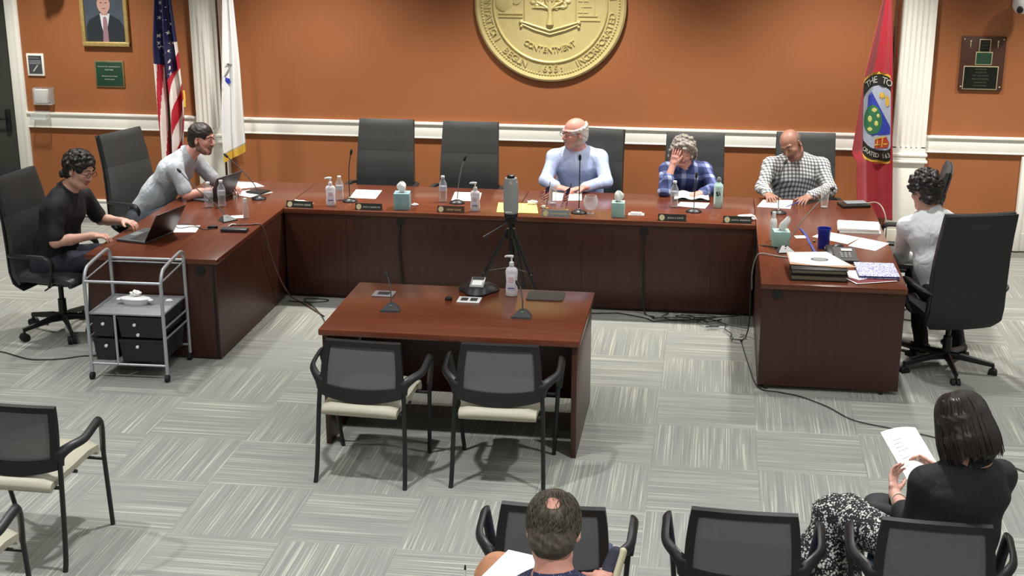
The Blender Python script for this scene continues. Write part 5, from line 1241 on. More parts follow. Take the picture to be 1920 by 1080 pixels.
def hand_sdf(s, wr, d, n, side, curl=(.35, .45, .3), spread=.06, sc=1.0, thumb=(.75, .55, .15), tag=0, thumb_curl=.3):
    """wr wrist point, d towards the fingers, n out of the palm, side the thumb side"""
    d = unit(d); n = unit(V3(n)-d*np.dot(n, d)); sd = unit(V3(side)-d*np.dot(side, d)-n*np.dot(side, n)); wr = V3(wr)
    s.cap(wr-.02*d, wr+.02*d*sc, .024*sc, .024*sc, tag, .012, lat=sd, wide=1.15)
    s.cap(wr+.025*d*sc, wr+.075*d*sc, .0145*sc, .0125*sc, tag, .014, lat=sd, wide=2.7)
    for i, (off, L) in enumerate(((.029, .92), (.0095, 1.0), (-.0105, .94), (-.029, .75))):
        a0 = spread*(1.5-i)*1.0; dd = unit(d*math.cos(a0)+sd*math.sin(a0)); p = wr+(.080-.004*abs(i-1.2))*d*sc+off*sd*sc; ang = 0; r = .0088*sc
        p0 = p-dd*.02*sc; s.cap(p0, p, r*1.05, r, tag, .005)
        for k, (ln, c) in enumerate(((.042, curl[0]), (.026, curl[1]), (.021, curl[2]))):
            ang += c; q = p+(dd*math.cos(ang)+n*math.sin(ang))*ln*L*sc; s.cap(p, q, r, r*.93, tag, .0025); p = q; r *= .93
    td = unit(thumb[0]*sd+thumb[1]*d+thumb[2]*n); p = wr+.022*d*sc+.022*sd*sc; s.cap(p, p+td*.034*sc, .0145*sc, .0115*sc, tag, .012); p = p+td*.034*sc
    td2 = unit(td+thumb_curl*(d+.3*n)); q = p+td2*.030*sc; s.cap(p, q, .0110*sc, .0100*sc, tag, .003); td3 = unit(td2+thumb_curl*(d-.3*sd)); s.cap(q, q+td3*.023*sc, .0100*sc, .0085*sc, tag, .003)
EYEW = mat('eye white', (176, 160, 152), .4); EYEI = mat('eye iris', (48, 36, 30), .2)
SK = {'fair': skin('skin fair', (216, 168, 150), (202, 150, 134)), 'ruddy': skin('skin ruddy', (212, 158, 142), (194, 136, 122)), 'tan': skin('skin tan', (160, 116, 96), (142, 100, 84)), 'lip': mat('lips', (158, 96, 92), .5), 'lipd': mat('lips dark', (112, 72, 66), .5)}
HM = {'dark': noisy('dark brown hair', (24, 20, 19), (44, 36, 32), (90, 90, 90), .5, .5, bd=.004), 'grey': noisy('grey hair', (104, 98, 92), (150, 142, 134), (70, 70, 70), .6, .5, bd=.004), 'white': noisy('white hair', (196, 190, 184), (222, 216, 210), (70, 70, 70), .6, .5, bd=.004), 'brown': noisy('greying brown hair', (52, 46, 38), (92, 82, 70), (80, 80, 30), .6, .5, bd=.004), 'long': noisy('long dark hair', (26, 20, 18), (52, 40, 34), (120, 120, 14), .42, .4, bd=.003), 'stubble': noisy('grey stubble', (182, 156, 144), (166, 140, 128), (200, 200, 200), .8, .3)}
def body(label, loc, J, skinm, lip, clothes, hair=None, sc=1.0, head_dir=(0, -1, 0), head_up=(0, 0, 1), sleeves='long', girth=1.0, vox=.0045, hands=(), group=None, heavy=0, lids=0, glasses=False, collar=True, collar_m=None, eyes=True, shoulder_r=.058, folds=.0035, fs=11, beard=None):
    t = thing('person', label, 'person', loc, 0, group); O = V3(loc)
    P = {k: V3(v) for k, v in J.items()}
    lat = unit(P['shR']-P['shL']); up = unit(P['neck']-P['pelvis']); fwd = unit(np.cross(up, lat))
    chest = P['neck']*.72+P['pelvis']*.28 - .0*fwd if 'chest' not in P else P['chest']; waist = P['pelvis']*.68+P['neck']*.32 if 'waist' not in P else P['waist']
    b = SDF(vox); Wh = head_sdf(b, P['head'], head_dir, head_up, sc, heavy=heavy, beard=1 if beard else 0)
    hb = Wh(0, -.022, -.055); b.cap(hb, P['neck']+.01*fwd, .052*sc*(1+heavy*4), .060*sc*(1+heavy*4), 0, .03)
    b.cap(P['neck']-.02*up, chest, .07, .10*girth, 0, .04, lat=lat, wide=1.35); b.cap(chest, P['pelvis'], .095*girth, .09*girth, 0, .04, lat=lat, wide=1.25)
    b.cap(P['shL'], P['shR'], .045, .045, 0, .03)
    for q in ('L', 'R'):
        if 'el'+q not in P: continue
        b.cap(P['sh'+q], P['el'+q], .044*sc, .037*sc, 0, .02); b.chain([P['el'+q], P['el'+q]*.6+P['wr'+q]*.4, P['wr'+q]], [.037*sc, .036*sc, .0245*sc], 0, .02)
    for h in hands: hand_sdf(b, *h[0], **h[1])
    b.mesh('body', [SK[skinm], SK[lip]]+([beard] if beard else []), t, O)
    if eyes: face_parts(t, O, P['head'], head_dir, head_up, sc, HM['dark'] if hair is None else hair, glasses)
    # shirt
    shm, trm = clothes; s = SDF(.0065)
    bw = girth
    s.cap(P['neck']-.055*up+.0*fwd, chest, .085*bw, .118*bw, 0, .05, lat=lat, wide=1.45); s.cap(chest, waist, .118*bw, .118*bw, 0, .06, lat=lat, wide=1.38)
    s.cap(waist, P['pelvis'], .118*bw, .120*bw, 0, .06, lat=lat, wide=1.38)
    for q in ('L', 'R'):
        s.cap(P['neck']-.035*up, P['sh'+q], .050, shoulder_r, 0, .04)
        if 'el'+q not in P: continue
        e, w2 = P['el'+q], P['wr'+q]; sh = P['sh'+q]
        if sleeves == 'short' or (isinstance(sleeves, dict) and sleeves[q] == 'short'):
            hem = sh*.28+e*.72; s.chain([sh, hem], [.060*sc, .058*sc], 0, .035); s.cap(hem, hem+unit(e-sh)*.02, .058*sc, .059*sc, 0, .006)
        else:
            k_ = .93 if not (isinstance(sleeves, dict) and sleeves[q] == 'rolled') else .45
            s.chain([sh, e], [.060*sc, .052*sc], 0, .035); cf = e*(1-k_)+w2*k_; s.chain([e, cf], [.052*sc, .040*sc if k_ > .5 else .048*sc], 0, .02); s.cap(cf-unit(w2-e)*.022, cf, .041*sc if k_ > .5 else .050*sc, .042*sc if k_ > .5 else .052*sc, 0, .003)
    if collar:
        nb = P['neck']; hd = unit(V3(hb)-nb)
        s.cap(nb-.060*up+.115*fwd, nb+.05*hd+.080*fwd, .004, .026, 1, .006, sub=True)
        c0 = nb+.012*fwd; f2 = unit(fwd-hd*np.dot(fwd, hd)); l2 = unit(np.cross(f2, hd)); rn = .060*sc*(1+heavy*4)
        def colf(u, v):
            a = (u-.5)*2*R(163); end = abs(u-.5)*2; w_ = max(0, (end-.72)/.28)
            r_ = rn+.005+v*(.020+.012*w_); h_ = .040-v*(.042+.050*w_)-.022*(end**3)
            p = c0+l2*math.sin(a)*r_-f2*math.cos(a)*r_*1.02+hd*h_; return Vector(p-O)
        MB().sheet(colf, 40, 5, th=.004).build('collar', collar_m or shm, t, ang=60)
    else: s.cap(P['neck']-.01*up+.03*fwd, P['neck']+.15*up+.02*fwd, .062, .07, 0, .008, sub=True)
    s.mesh('shirt', [shm, shm], t, O, folds=folds, foldscale=fs, seed=len(label))
    # trousers
    if trm is not None and 'knL' in P:
        s = SDF(.009); s.cap(P['pelvis']+.03*up, P['pelvis']-.02*up, .118*bw, .12*bw, 0, .05, lat=lat, wide=1.35)
        for q in ('L', 'R'):
            hip = P['pelvis']-.03*up+lat*(.09 if q == 'R' else -.09); s.chain([hip, P['kn'+q], P['an'+q]], [.093*bw, .066, .050], 0, .03)
        s.mesh('trousers', [trm], t, O, folds=.004, foldscale=13)
        for q in ('L', 'R'):
            fd = V3(P['ft'+q])-P['an'+q] if 'ft'+q in P else fwd*.12; fd = unit((fd[0], fd[1], 0)); a = P['an'+q]
            s = SDF(.006); s.cap(a+V3((0, 0, -.01)), a+V3((0, 0, -.03)), .042, .044, 0, .02); s.cap(a+V3((0, 0, -.038))-fd*.035, a+V3((0, 0, -.048))+fd*.15, .036, .026, 0, .03, lat=np.cross(fd, (0, 0, 1)), wide=1.3); s.mesh('shoe', [M['black']], t, O)
    return t, O, P, (lat, up, fwd), Wh
def hair_cap(t, O, C, F, U, sc, m, grow=.014, short=False, cut=None, curls=0, seed=1, back=.0, name='hair', noise_a=.003, vox=.0045, bald=None, extra=None, fringe=0, side=0):
    """scalp hair: cranium shell with the face cut away"""
    F, Rr, Up = frame(F, U); W = lambda r, f, u: V3(C)+sc*(r*Rr+f*F+u*Up); A = [Rr, F, Up]; s = SDF(vox); rnd = random.Random(seed)
    g = grow
    s.ell(W(0, -.014, .038), V3((.075+g, .094+g, .084+g))*sc, A, 0, .01); s.ell(W(0, -.045, -.02), V3((.070+g*.8, .060+g*.7, .075))*sc, A, 0, .02)
    if curls:
        for _ in range(curls):
            a = rnd.uniform(0, 2*PI); e = rnd.uniform(-.35, 1.45); r_ = W(math.cos(a)*math.cos(e)*(.078+g), -.014+math.sin(a)*math.cos(e)*(.096+g), .038+math.sin(e)*(.085+g))
            s.ell(r_, V3((rnd.uniform(.010, .018),)*3)*sc, A, 0, .008)
    if extra: extra(s, W, A)
    # cut the face and neck
    fr = .062 if not fringe else .078
    s.ell(W(0, .125, -.045-fringe), V3((.090, .105, .115))*sc, A, 0, .008, sub=True)
    s.ell(W(0, .02, -.150), V3((.12, .13, .07))*sc, A, 0, .01, sub=True)
    for e in (-1, 1): s.ell(W(e*.088, .022 if not short else .034, -.030 if not short else -.022), V3((.028, .055, .050) if not short else (.036, .050, .058))*sc, A, 0, .008, sub=True)
    if bald: s.ell(W(*bald[0]), V3(bald[1])*sc, A, 0, .012, sub=True)
    return s.mesh(name, [m], t, O, folds=noise_a, foldscale=62, seed=seed)
DZ = H+.001
UZ = (0, 0, 1)
# ---------------- man in the pale blue shirt (behind the dais, centre)
J = dict(head=(-1.165, -1.15, 1.185), neck=(-1.145, -1.07, 1.035), pelvis=(-1.12, -.98, .56), shL=(-.955, -1.08, .965), shR=(-1.335, -1.10, .965), elL=(-.885, -1.22, .79), elR=(-1.40, -1.24, .79), wrL=(-1.055, -1.43, .785), wrR=(-1.285, -1.43, .785),
         knL=(-1.0, -1.40, .56), knR=(-1.28, -1.40, .56), anL=(-1.0, -1.35, .09), anR=(-1.28, -1.35, .09), ftL=(-1, -1.5, 0), ftR=(-1.28, -1.5, 0))
hd = (-.80, -.58, -.06)
bm = cloth('pale blue shirt', (176, 192, 230), (190, 205, 240), .6)
t, O, P, fr_, W_ = body('elderly bald man in a pale blue shirt and glasses seated at the dais', (-1.15, -1.05, 0), J, 'ruddy', 'lip', (bm, M['navy']), sc=1.06, head_dir=hd, girth=1.18, glasses=True, heavy=.008, shoulder_r=.07, hair=HM['white'], beard=HM['stubble'],
    hands=[(((-1.045, -1.44, .783), (-.9, -.35, -.05), (0, 0, -1), (-.2, -.8, 0)), dict(curl=(.2, .3, .25), sc=.98)), (((-1.275, -1.44, .780), (.85, -.45, -.02), (0, 0, -1), (.4, .8, 0)), dict(curl=(.2, .25, .2), sc=.98))])
hair_cap(t, O, P['head'], hd, UZ, 1.06, HM['white'], grow=.012, bald=((0, .06, .150), (.20, .20, .115)), seed=3)
# ---------------- woman with her hand on her face
J = dict(head=(-.247, -1.27, 1.085), neck=(-.225, -1.17, .955), pelvis=(-.17, -.98, .55), shL=(-.06, -1.14, .905), shR=(-.385, -1.17, .905), elL=(.015, -1.32, .785), elR=(-.385, -1.46, .785), wrL=(-.075, -1.47, .785), wrR=(-.325, -1.385, .985),
         knL=(-.06, -1.40, .55), knR=(-.30, -1.40, .55), anL=(-.06, -1.35, .09), anR=(-.30, -1.35, .09))
hd = (.10, -.93, -.38)
plaid = check('navy plaid shirt', (46, 56, 104), (96, 108, 156), (168, 176, 206), 9, 8, .32)
t, O, P, fr_, W_ = body('woman in a navy plaid shirt at the dais covering half her face with one hand', (-.2, -1.05, 0), J, 'ruddy', 'lip', (plaid, M['navy']), sc=.96, head_dir=hd, head_up=(0, .3, 1), girth=.98, sleeves={'L': 'long', 'R': 'rolled'}, shoulder_r=.052, hair=HM['grey'],
    hands=[(((-.075, -1.475, .782), (-.75, -.5, -.08), (0, 0, -1), (-.6, .7, 0)), dict(curl=(.3, .4, .3), sc=.88)), (((-.322, -1.383, .988), (.22, -.02, 1), (.25, .95, .0), (.9, -.3, -.1)), dict(curl=(.12, .2, .15), sc=.90, thumb=(.55, .8, .0)))])
def wavy(s, W, A):
    for e in (-1, 1):
        s.chain([W(e*.080, -.02, .06), W(e*.098, .010, .0), W(e*.100, .000, -.065), W(e*.086, -.02, -.10)], [.022, .024, .024, .014], 0, .015)
        s.chain([W(e*.02, .062, .105), W(e*.06, .060, .085), W(e*.092, .035, .03)], [.016, .020, .018], 0, .015)
    s.chain([W(0, -.09, .03), W(0, -.105, -.05), W(0, -.085, -.12)], [.05, .05, .03], 0, .03)
hair_cap(t, O, P['head'], hd, (0, .3, 1), .96, HM['grey'], grow=.016, seed=8, extra=wavy, curls=40, noise_a=.004)
# ---------------- man in the checked shirt
J = dict(head=(.635, -1.20, 1.145), neck=(.680, -1.09, 1.02), pelvis=(.72, -.98, .56), shL=(.895, -1.09, .955), shR=(.485, -1.12, .955), elL=(.965, -1.27, .80), elR=(.415, -1.27, .80), wrL=(.785, -1.51, .787), wrR=(.455, -1.47, .787),
         knL=(.84, -1.40, .56), knR=(.58, -1.40, .56), anL=(.84, -1.35, .09), anR=(.58, -1.35, .09))
hd = (-.42, -.80, -.42)
chk = check('black and white checked shirt', (224, 226, 224), (140, 142, 144), (84, 86, 92), 34, 30, .44)
t, O, P, fr_, W_ = body('bald man in a black and white checked shirt at the dais reading papers', (.7, -1.05, 0), J, 'tan', 'lipd', (chk, M['navy']), sc=1.05, head_dir=hd, head_up=(-.1, .45, 1), girth=1.22, shoulder_r=.072, heavy=.006, hair=HM['dark'],
    hands=[(((.785, -1.515, .785), (-.55, -.8, -.10), (0, 0, -1), (-.8, .5, 0)), dict(curl=(.3, .4, .3), sc=1.02, spread=.10)), (((.455, -1.475, .785), (.25, -.95, -.10), (0, 0, -1), (.9, .2, 0)), dict(curl=(.3, .4, .3), sc=1.02, spread=.10))])
s = SDF(.0045)
F, Rr, Up = frame(hd, (-.1, .45, 1)); 
s.ell(W_(0, -.016, .030), V3((.080, .100, .060))*1.04, [Rr, F, Up], 0, .01); s.ell(W_(0, .055, .060), V3((.11, .085, .095)), [Rr, F, Up], 0, .01, sub=True); s.ell(W_(0, -.02, .105), V3((.078, .10, .048)), [Rr, F, Up], 0, .01, sub=True)
s.ell(W_(0, .08, -.05), V3((.12, .09, .1)), [Rr, F, Up], 0, .01, sub=True)
s.mesh('hair', [noisy('cropped grey hair', (96, 80, 72), (120, 104, 94), (160, 160, 160), .7, .3)], t, O, folds=.001, foldscale=80)
# ---------------- man in the black polo (left)
J = dict(head=(-4.545, -3.38, 1.235), neck=(-4.655, -3.38, 1.085), pelvis=(-4.80, -3.42, .57), shR=(-4.655, -3.585, .995), shL=(-4.630, -3.185, .995), elR=(-4.64, -3.665, .765), elL=(-4.56, -3.08, .79), wrR=(-4.425, -3.53, .785), wrL=(-4.365, -3.14, .80),
         knR=(-4.40, -3.50, .60), knL=(-4.40, -3.28, .60), anR=(-4.48, -3.5, .09), anL=(-4.48, -3.28, .09), ftR=(-4.2, -3.5, 0), ftL=(-4.2, -3.28, 0))
hd = (.90, -.22, -.30)
pb = cloth('black polo cloth', (22, 22, 25), (30, 30, 34), .5)
t, O, P, fr_, W_ = body('curly-haired man in glasses and a black polo shirt typing on a laptop', (-4.75, -3.40, 0), J, 'fair', 'lip', (pb, cloth('dark slate trousers', (40, 44, 58), (50, 54, 70), .5)), sc=1.06, head_dir=hd, head_up=(.3, 0, 1), girth=1.15, sleeves='short', glasses=True, heavy=.008, shoulder_r=.068,
    hands=[(((-4.415, -3.528, .786), (.95, .15, -.02), (0, 0, -1), (-.15, 1, 0)), dict(curl=(.45, .6, .4), sc=1.0)), (((-4.355, -3.142, .802), (.95, -.25, -.03), (0, 0, -1), (-.2, -1, 0)), dict(curl=(.45, .6, .4), sc=1.0))])
def long_back(s, W, A):
    for k in range(14):
        a = -.9+1.8*k/13; s.ell(W(math.sin(a)*.085, -.065-.03*math.cos(a), -.055+.01*math.sin(k*2)), (.020, .020, .022), None, 0, .01)
hair_cap(t, O, P['head'], hd, (.3, 0, 1), 1.06, HM['dark'], grow=.012, curls=130, seed=5, extra=long_back, noise_a=.003)
# ---------------- man in the grey polo (left, leaning)
J = dict(head=(-4.155, -1.95, 1.205), neck=(-4.285, -1.95, 1.075), chest=(-4.40, -1.96, .93), pelvis=(-4.68, -1.96, .58), shR=(-4.325, -2.14, .985), shL=(-4.30, -1.76, .985), elR=(-4.215, -2.20, .785), elL=(-4.13, -1.74, .785), wrR=(-4.02, -2.02, .80), wrL=(-3.99, -1.86, .79),
         knR=(-4.38, -2.06, .60), knL=(-4.38, -1.84, .60), anR=(-4.45, -2.06, .09), anL=(-4.45, -1.84, .09), ftR=(-4.2, -2.06, 0), ftL=(-4.2, -1.84, 0))
hd = (.94, -.10, -.10)
gp = cloth('heather grey polo', (158, 164, 172), (174, 180, 188), .8)
t, O, P, fr_, W_ = body('short-haired bearded man in a grey polo shirt leaning on the left side desk', (-4.6, -1.95, 0), J, 'ruddy', 'lip', (gp, cloth('grey trousers', (92, 98, 108), (106, 112, 122), .5)), sc=1.04, head_dir=hd, head_up=(.15, 0, 1), girth=1.05, sleeves='short', shoulder_r=.064, heavy=.004, beard=noisy('dark stubble', (110, 80, 70), (128, 96, 84), (200, 200, 200), .8, .3),
    hands=[(((-4.01, -2.015, .803), (.55, .8, -.05), (0, .1, -1), (-.8, .5, 0.3)), dict(curl=(.5, .6, .4), sc=1.0)), (((-3.98, -1.865, .795), (.75, -.5, .05), (0, 0, -1), (-.4, -.9, 0)), dict(curl=(.4, .5, .4), sc=1.0))])
hair_cap(t, O, P['head'], hd, (.15, 0, 1), 1.04, HM['dark'], grow=.009, seed=2, noise_a=.002, short=True)
MB().tube([Vector(P['wrR']*.80+P['elR']*.20-O)+Vector(a) for a in ((0, 0, .030), (.012, -.012, .018), (.018, -.018, 0))], .006, 6).build('watch', M['black'], t)
# ---------------- man in the white shirt seen from behind (right)
J = dict(head=(1.455, -3.06, 1.205), neck=(1.50, -3.10, 1.075), pelvis=(1.635, -3.26, .57), shL=(1.345, -3.12, .965), shR=(1.660, -3.06, .975), elL=(1.345, -2.93, .70), elR=(1.74, -2.87, .74), wrL=(1.455, -2.70, .63), wrR=(1.60, -2.64, .64),
         knL=(1.47, -2.84, .54), knR=(1.66, -2.80, .54), anL=(1.525, -3.02, .10), anR=(1.79, -2.98, .10), ftL=(1.40, -2.9, 0), ftR=(1.70, -2.82, 0))
hd = (-.62, .72, -.25)
ws = cloth('white dress shirt', (208, 210, 212), (222, 224, 226), .8)
t, O, P, fr_, W_ = body('dark-haired man in a white dress shirt seen from behind at the right side desk', (1.6, -3.2, 0), J, 'fair', 'lip', (ws, cloth('black trousers', (18, 18, 20), (26, 26, 28), .5)), sc=1.04, head_dir=hd, girth=1.08, shoulder_r=.062, eyes=False, folds=.0028, fs=8,
    hands=[(((1.46, -2.695, .63), (.75, .6, -.05), (0, 0, -1), (.6, -.75, 0)), dict(curl=(.3, .4, .3))), (((1.595, -2.635, .64), (-.75, .6, -.05), (0, 0, -1), (-.6, -.75, 0)), dict(curl=(.3, .4, .3)))])
hair_cap(t, O, P['head'], hd, UZ, 1.04, HM['dark'], grow=.022, curls=150, seed=15, extra=long_back, noise_a=.003)
# ---------------- woman in the black blazer (foreground right)
J = dict(head=(1.055, -7.20, 1.155), neck=(1.105, -7.245, 1.005), pelvis=(1.05, -7.27, .56), shL=(.925, -7.26, .925), shR=(1.245, -7.16, .925), elL=(.895, -7.20, .69), elR=(1.22, -6.93, .74), wrL=(.850, -6.98, .725), wrR=(1.055, -6.82, .775))
hd = (-.62, .72, -.42)
bz = cloth('black blazer cloth', (20, 20, 22), (27, 27, 29), .5)
t, O, P, fr_, W_ = body('woman with shoulder-length dark hair in black blazer and floral skirt reading papers', (1.05, -7.25, 0), J, 'fair', 'lip', (bz, None), sc=.98, head_dir=hd, head_up=(-.25, .3, 1), girth=1.02, shoulder_r=.060, eyes=False, folds=.004, fs=9, vox=.004, sleeves={'L': 'rolled', 'R': 'long'},
    hands=[(((.848, -6.972, .728), (-.05, .80, .62), (.75, -.25, .45), (.35, .5, -.6)), dict(curl=(.35, .5, .4), sc=.92, thumb=(.6, .7, .4))), (((1.05, -6.812, .777), (-.55, .6, .25), (-.5, -.4, -.6), (-.2, -.5, .8)), dict(curl=(.45, .5, .4), sc=.90))])
s = SDF(.009)
s.cap((1.05, -7.27, .56), (1.03, -7.24, .52), .125, .125, 0, .05, lat=(.9, .4, 0), wide=1.3)
s.chain([(.98, -7.27, .55), (.72, -7.00, .575), (.60, -6.87, .565)], [.115, .090, .078], 0, .05); s.chain([(1.05, -7.17, .55), (.80, -6.90, .54), (.66, -6.78, .53)], [.105, .085, .075], 0, .05)
s.chain([(.60, -6.87, .565), (.565, -6.93, .40), (.57, -7.0, .22)], [.080, .105, .120], 0, .04); s.chain([(.68, -6.78, .53), (.64, -6.84, .36), (.64, -6.9, .20)], [.075, .105, .118], 0, .04)
s.mesh('skirt', [floral('black and white floral skirt')], t, O, folds=.007, foldscale=14)
s = SDF(.007); s.chain([(.57, -7.0, .30), (.56, -7.02, .10)], [.045, .036], 0, .01); s.chain([(.56, -6.90, .33), (.47, -6.99, .30), (.40, -7.05, .27)], [.048, .046, .040], 0, .01); s.mesh('shin', [SK['fair']], t, O)
for p, dx in (((.56, -7.02, .06), (-.1, .08)), ((.38, -7.07, .235), (-.10, -.05))): 
    s = SDF(.006); s.cap(p, V3(p)+V3((dx[0], dx[1], -.015)), .036, .026, 0, .02); s.mesh('shoe', [M['black']], t, O)
# hair: shell and long locks
def locks(s, W, A):
    rnd = random.Random(4)
    for k in range(30):
        a = -2.15+4.3*k/29; r0 = .086; x, f = math.sin(a)*r0, -math.cos(a)*r0-.016
        s.chain([W(x*.30, f*.30, .122), W(x*.72, f*.74, .098), W(x*1.02, f*1.03, .035), W(x*1.15, f*1.18, -.05), W(x*1.13+rnd.uniform(-.01, .01), f*1.20, -.125+rnd.uniform(-.02, .012))], [.012, .016, .018, .019, .010], 0, .016)
hr = hair_cap(t, O, P['head'], hd, (-.25, .3, 1), .98, HM['long'], grow=.016, seed=4, extra=locks, noise_a=.0015)
F, Rr, Up = frame(hd, (-.25, .3, 1)); rnd = random.Random(8); q = MB()
for k in range(260):
    a = rnd.uniform(-2.3, 2.3); r0 = .102; x, f = math.sin(a)*r0, -math.cos(a)*r0*1.12-.014; j = rnd.uniform(-.006, .006); zt_ = rnd.uniform(.06, .125)
    pts = [W_(x*.30, f*.30, .142), W_(x*.62+j, f*.64, .128), W_(x*.90+j, f*.92, .085), W_(x*1.04+j, f*1.04, .02), W_(x*1.13+j*2, f*1.16, -.06), W_(x*1.10+j*2, f*1.17, -.13+rnd.uniform(-.025, .02))]
    q.tube([Vector(p-O) for p in pts], [.001, .002, .0032, .0032, .003, .001], 4, smooth=3)
tag(q.build('loose_strands', HM['long'], hr), kind='stuff')
MB().tube([Vector(P['elL']*.22+P['wrL']*.78-O)+Vector((.029*math.cos(a)*1, .010*math.sin(a), .029*math.sin(a))) for a in [k*PI/8 for k in range(17)]], .008, 6, sx=.5).build('watch_band', M['print'], t)
# papers in her hands
t2 = thing('held_papers', 'sheaf of white printed papers held by the woman in the black blazer', 'paper', (.93, -6.80, .80), 0)
def pgf(off):
    a, b_, c_, d_ = [Vector(p) for p in ((-.115, .190, .060), (.045, .235, .075), (.140, -.005, -.035), (-.005, -.10, -.065))]
    return lambda u, v: a.lerp(b_, u).lerp(d_.lerp(c_, u), v)+Vector((0, 0, off+.012*math.sin(u*PI)))
for k in range(3): MB().sheet(lambda u, v, k=k: pgf(-.004*k)(u, v)+Vector((.003*k, -.002*k, 0)), 8, 8, th=.001).build('sheet', M['paper'], t2, ang=60)
q = MB()
for k in range(9):
    v = .14+.07*k; u1 = .30+.5*random.random()
    q.raw([pgf(.0035)(u, vv) for u, vv in ((.14, v), (u1, v), (u1, v+.012), (.14, v+.012))], [(0, 1, 2, 3)])
q.build('printed_lines', mat('faint print', (200, 200, 204), .7), t2, smooth=False)
# handbag strap / dark bag on her lap
o = SDF(.006); o.ell((.80, -6.93, .665), (.075, .055, .035), None, 0, .01); o.cap((.76, -6.98, .66), (.86, -7.03, .66), .032, .03, 0, .02); o = o.mesh('handbag', [M['backfab']], None, (.80, -6.95, .6), folds=.003); o.location = (.80, -6.95, .6); tag(o, 'small dark bag lying on the lap of the woman in the black blazer', 'bag')
# ---------------- balding man (foreground bottom)
J = dict(head=(-.488, -8.40, 1.165), neck=(-.475, -8.47, 1.005), pelvis=(-.48, -8.38, .55), shL=(-.69, -8.45, .905), shR=(-.27, -8.45, .905), elL=(-.80, -8.50, .70), elR=(-.22, -8.25, .70), wrL=(-.80, -8.34, .74), wrR=(-.36, -8.04, .76),
         knL=(-.775, -8.10, .67), knR=(-.26, -8.10, .60), anL=(-.42, -8.02, .69), anR=(-.26, -8.05, .10), ftL=(-.3, -8.0, 0), ftR=(-.26, -7.8, 0))
hd = (0, .90, -.42)
dots = spots('navy shirt with white dots', (34, 40, 74), (190, 196, 214), 120, .16)
t, O, P, fr_, W_ = body('balding man in a navy dotted shirt seen from behind at the bottom picture edge', (-.48, -8.5, 0), J, 'ruddy', 'lip', (dots, None), sc=1.06, head_dir=hd, head_up=(0, .42, 1), girth=1.1, eyes=False, vox=.004,
    hands=[(((-.80, -8.33, .74), (-.1, .9, -.05), (.2, 0, -1), (1, 0, 0)), dict(curl=(.5, .6, .5))), (((-.355, -8.03, .785), (.1, .85, -.15), (0, .0, -1), (-1, .1, 0)), dict(curl=(.5, .6, .4)))])
hair_cap(t, O, P['head'], hd, (0, .42, 1), 1.06, HM['brown'], grow=.012, seed=6, noise_a=.002, bald=((0, -.108, .112), (.046, .044, .044)))
F, Rr, Up = frame(hd, (0, .42, 1)); q = MB(); rnd = random.Random(18)
for k in range(1100):
    a = rnd.uniform(-2.1, 2.1); x, f = math.sin(a)*.090, -math.cos(a)*.106-.012; j = rnd.uniform(-.008, .008)
    e0 = rnd.uniform(-.75, 1.15); e1 = e0-rnd.uniform(.2, .4); rr = 1.02
    def hp(a_, e_, g_): return W_(math.sin(a_)*math.cos(e_)*.087*g_*(1+.12*max(0, -e_)), -.014-math.cos(a_)*math.cos(e_)*.106*g_*(1+.10*max(0, -e_)), .038+math.sin(e_)*.096*g_)
    if abs(a) < .42 and .25 < e0 < 1.1 and rnd.random() < .9: continue
    a2 = a+rnd.uniform(-.22, .22); pts = [hp(a, e0, 1.0), hp((a+a2)/2, (e0+e1)/2, 1.035), hp(a2, e1, 1.02)]
    q.tube([Vector(p-O) for p in pts], [.0008, .0018, .0008], 4, smooth=3)
tag(q.build('hair_strands', HM['brown'], [c for c in t.children if c.name.startswith('hair')][0]), kind='stuff')
tt = cloth('tan trousers cloth', (176, 124, 92), (192, 138, 104), .8)
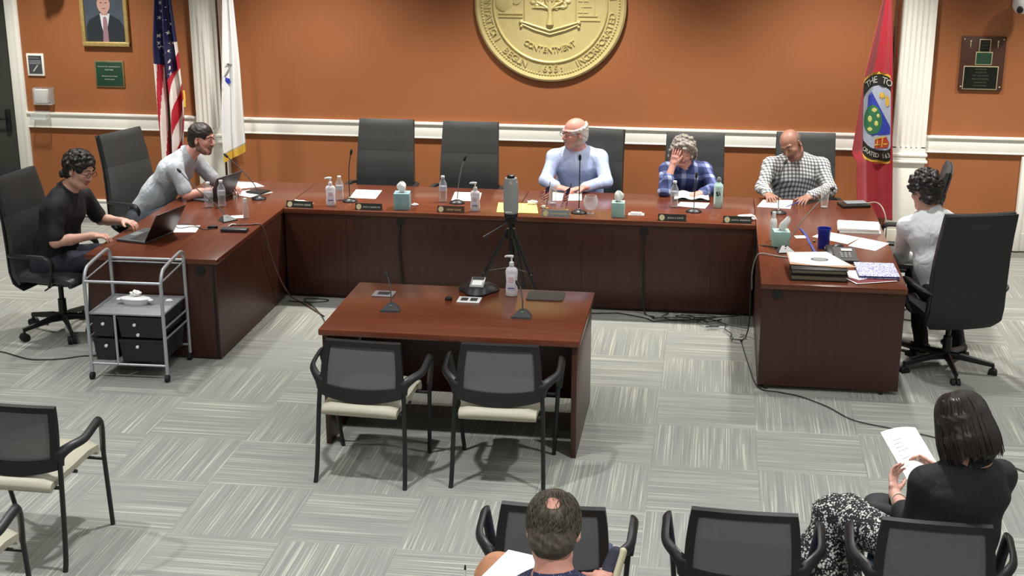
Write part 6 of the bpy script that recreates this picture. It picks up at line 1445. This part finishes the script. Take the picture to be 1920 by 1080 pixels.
s = SDF(.008); s.cap((-.48, -8.38, .57), (-.48, -8.38, .53), .12, .125, 0, .05, lat=(1, 0, 0), wide=1.35); s.chain([(-.57, -8.34, .55), (-.75, -7.97, .745)], [.095, .082], 0, .03); s.chain([(-.75, -7.97, .745), (-.60, -7.95, .72), (-.47, -7.94, .70)], [.080, .064, .054], 0, .03)
s.chain([(-.38, -8.36, .54), (-.27, -7.98, .57), (-.27, -7.98, .14)], [.095, .072, .05], 0, .03); s.mesh('trousers', [tt], t, O, folds=.007, foldscale=14)
def shoe(a, d, up=(0, 0, 1)):
    a = V3(a); d = unit(d); s = SDF(.0035); up = unit(up); l = np.cross(d, up)
    s.cap(a, a-.03*up, .040, .044, 0, .02); s.cap(a-.035*up-d*.03, a-.045*up+d*.15, .038, .028, 0, .03, lat=l, wide=1.25)
    o_ = s.mesh('shoe', [noisy('navy sneaker', (40, 44, 58), (50, 54, 70), (60, 60, 60), .8, .2)], t, O)
    s = SDF(.0035); s.cap(a-.070*up-d*.045, a-.070*up+d*.165, .018, .016, 0, .004, lat=l, wide=2.3); s.mesh('sole', [mat('cream sole', (196, 190, 160), .7)], o_, O)
    q = MB()
    for k in range(4): c = a+d*(.02+.028*k)+up*(.004-.009*k); q.tube([Vector(c-l*.022-O), Vector(c+up*.008-O), Vector(c+l*.022-O)], .0035, 6, smooth=2)
    q.build('lace', M['print'], o_); return o_
shoe((-.385, -7.97, .715), (.22, .55, .72), (-.92, .1, .2)); shoe((-.27, -7.98, .10), (0, 1, 0))
s = SDF(.005); s.cap((-.46, -7.94, .70), (-.38, -7.94, .72), .036, .036, 0, .01); s.mesh('ankle', [SK['fair']], t, O)
sheet_of('white paper on the lap of the balding man', rect(-.655, -8.12, .20, .27, -.30), z=.845)
t3 = thing('pen', 'pen with a dark tip and white barrel left of the balding man', 'pen', (-.855, -8.12, .775), 0)
MB().tube([(0, -.01, -.03), (.004, 0, .06)], .0045, 8).build('barrel', M['whiteplastic'], t3); MB().tube([(.004, 0, .06), (.0045, .001, .078)], [.0046, .003], 8).build('tip', M['black'], t3)
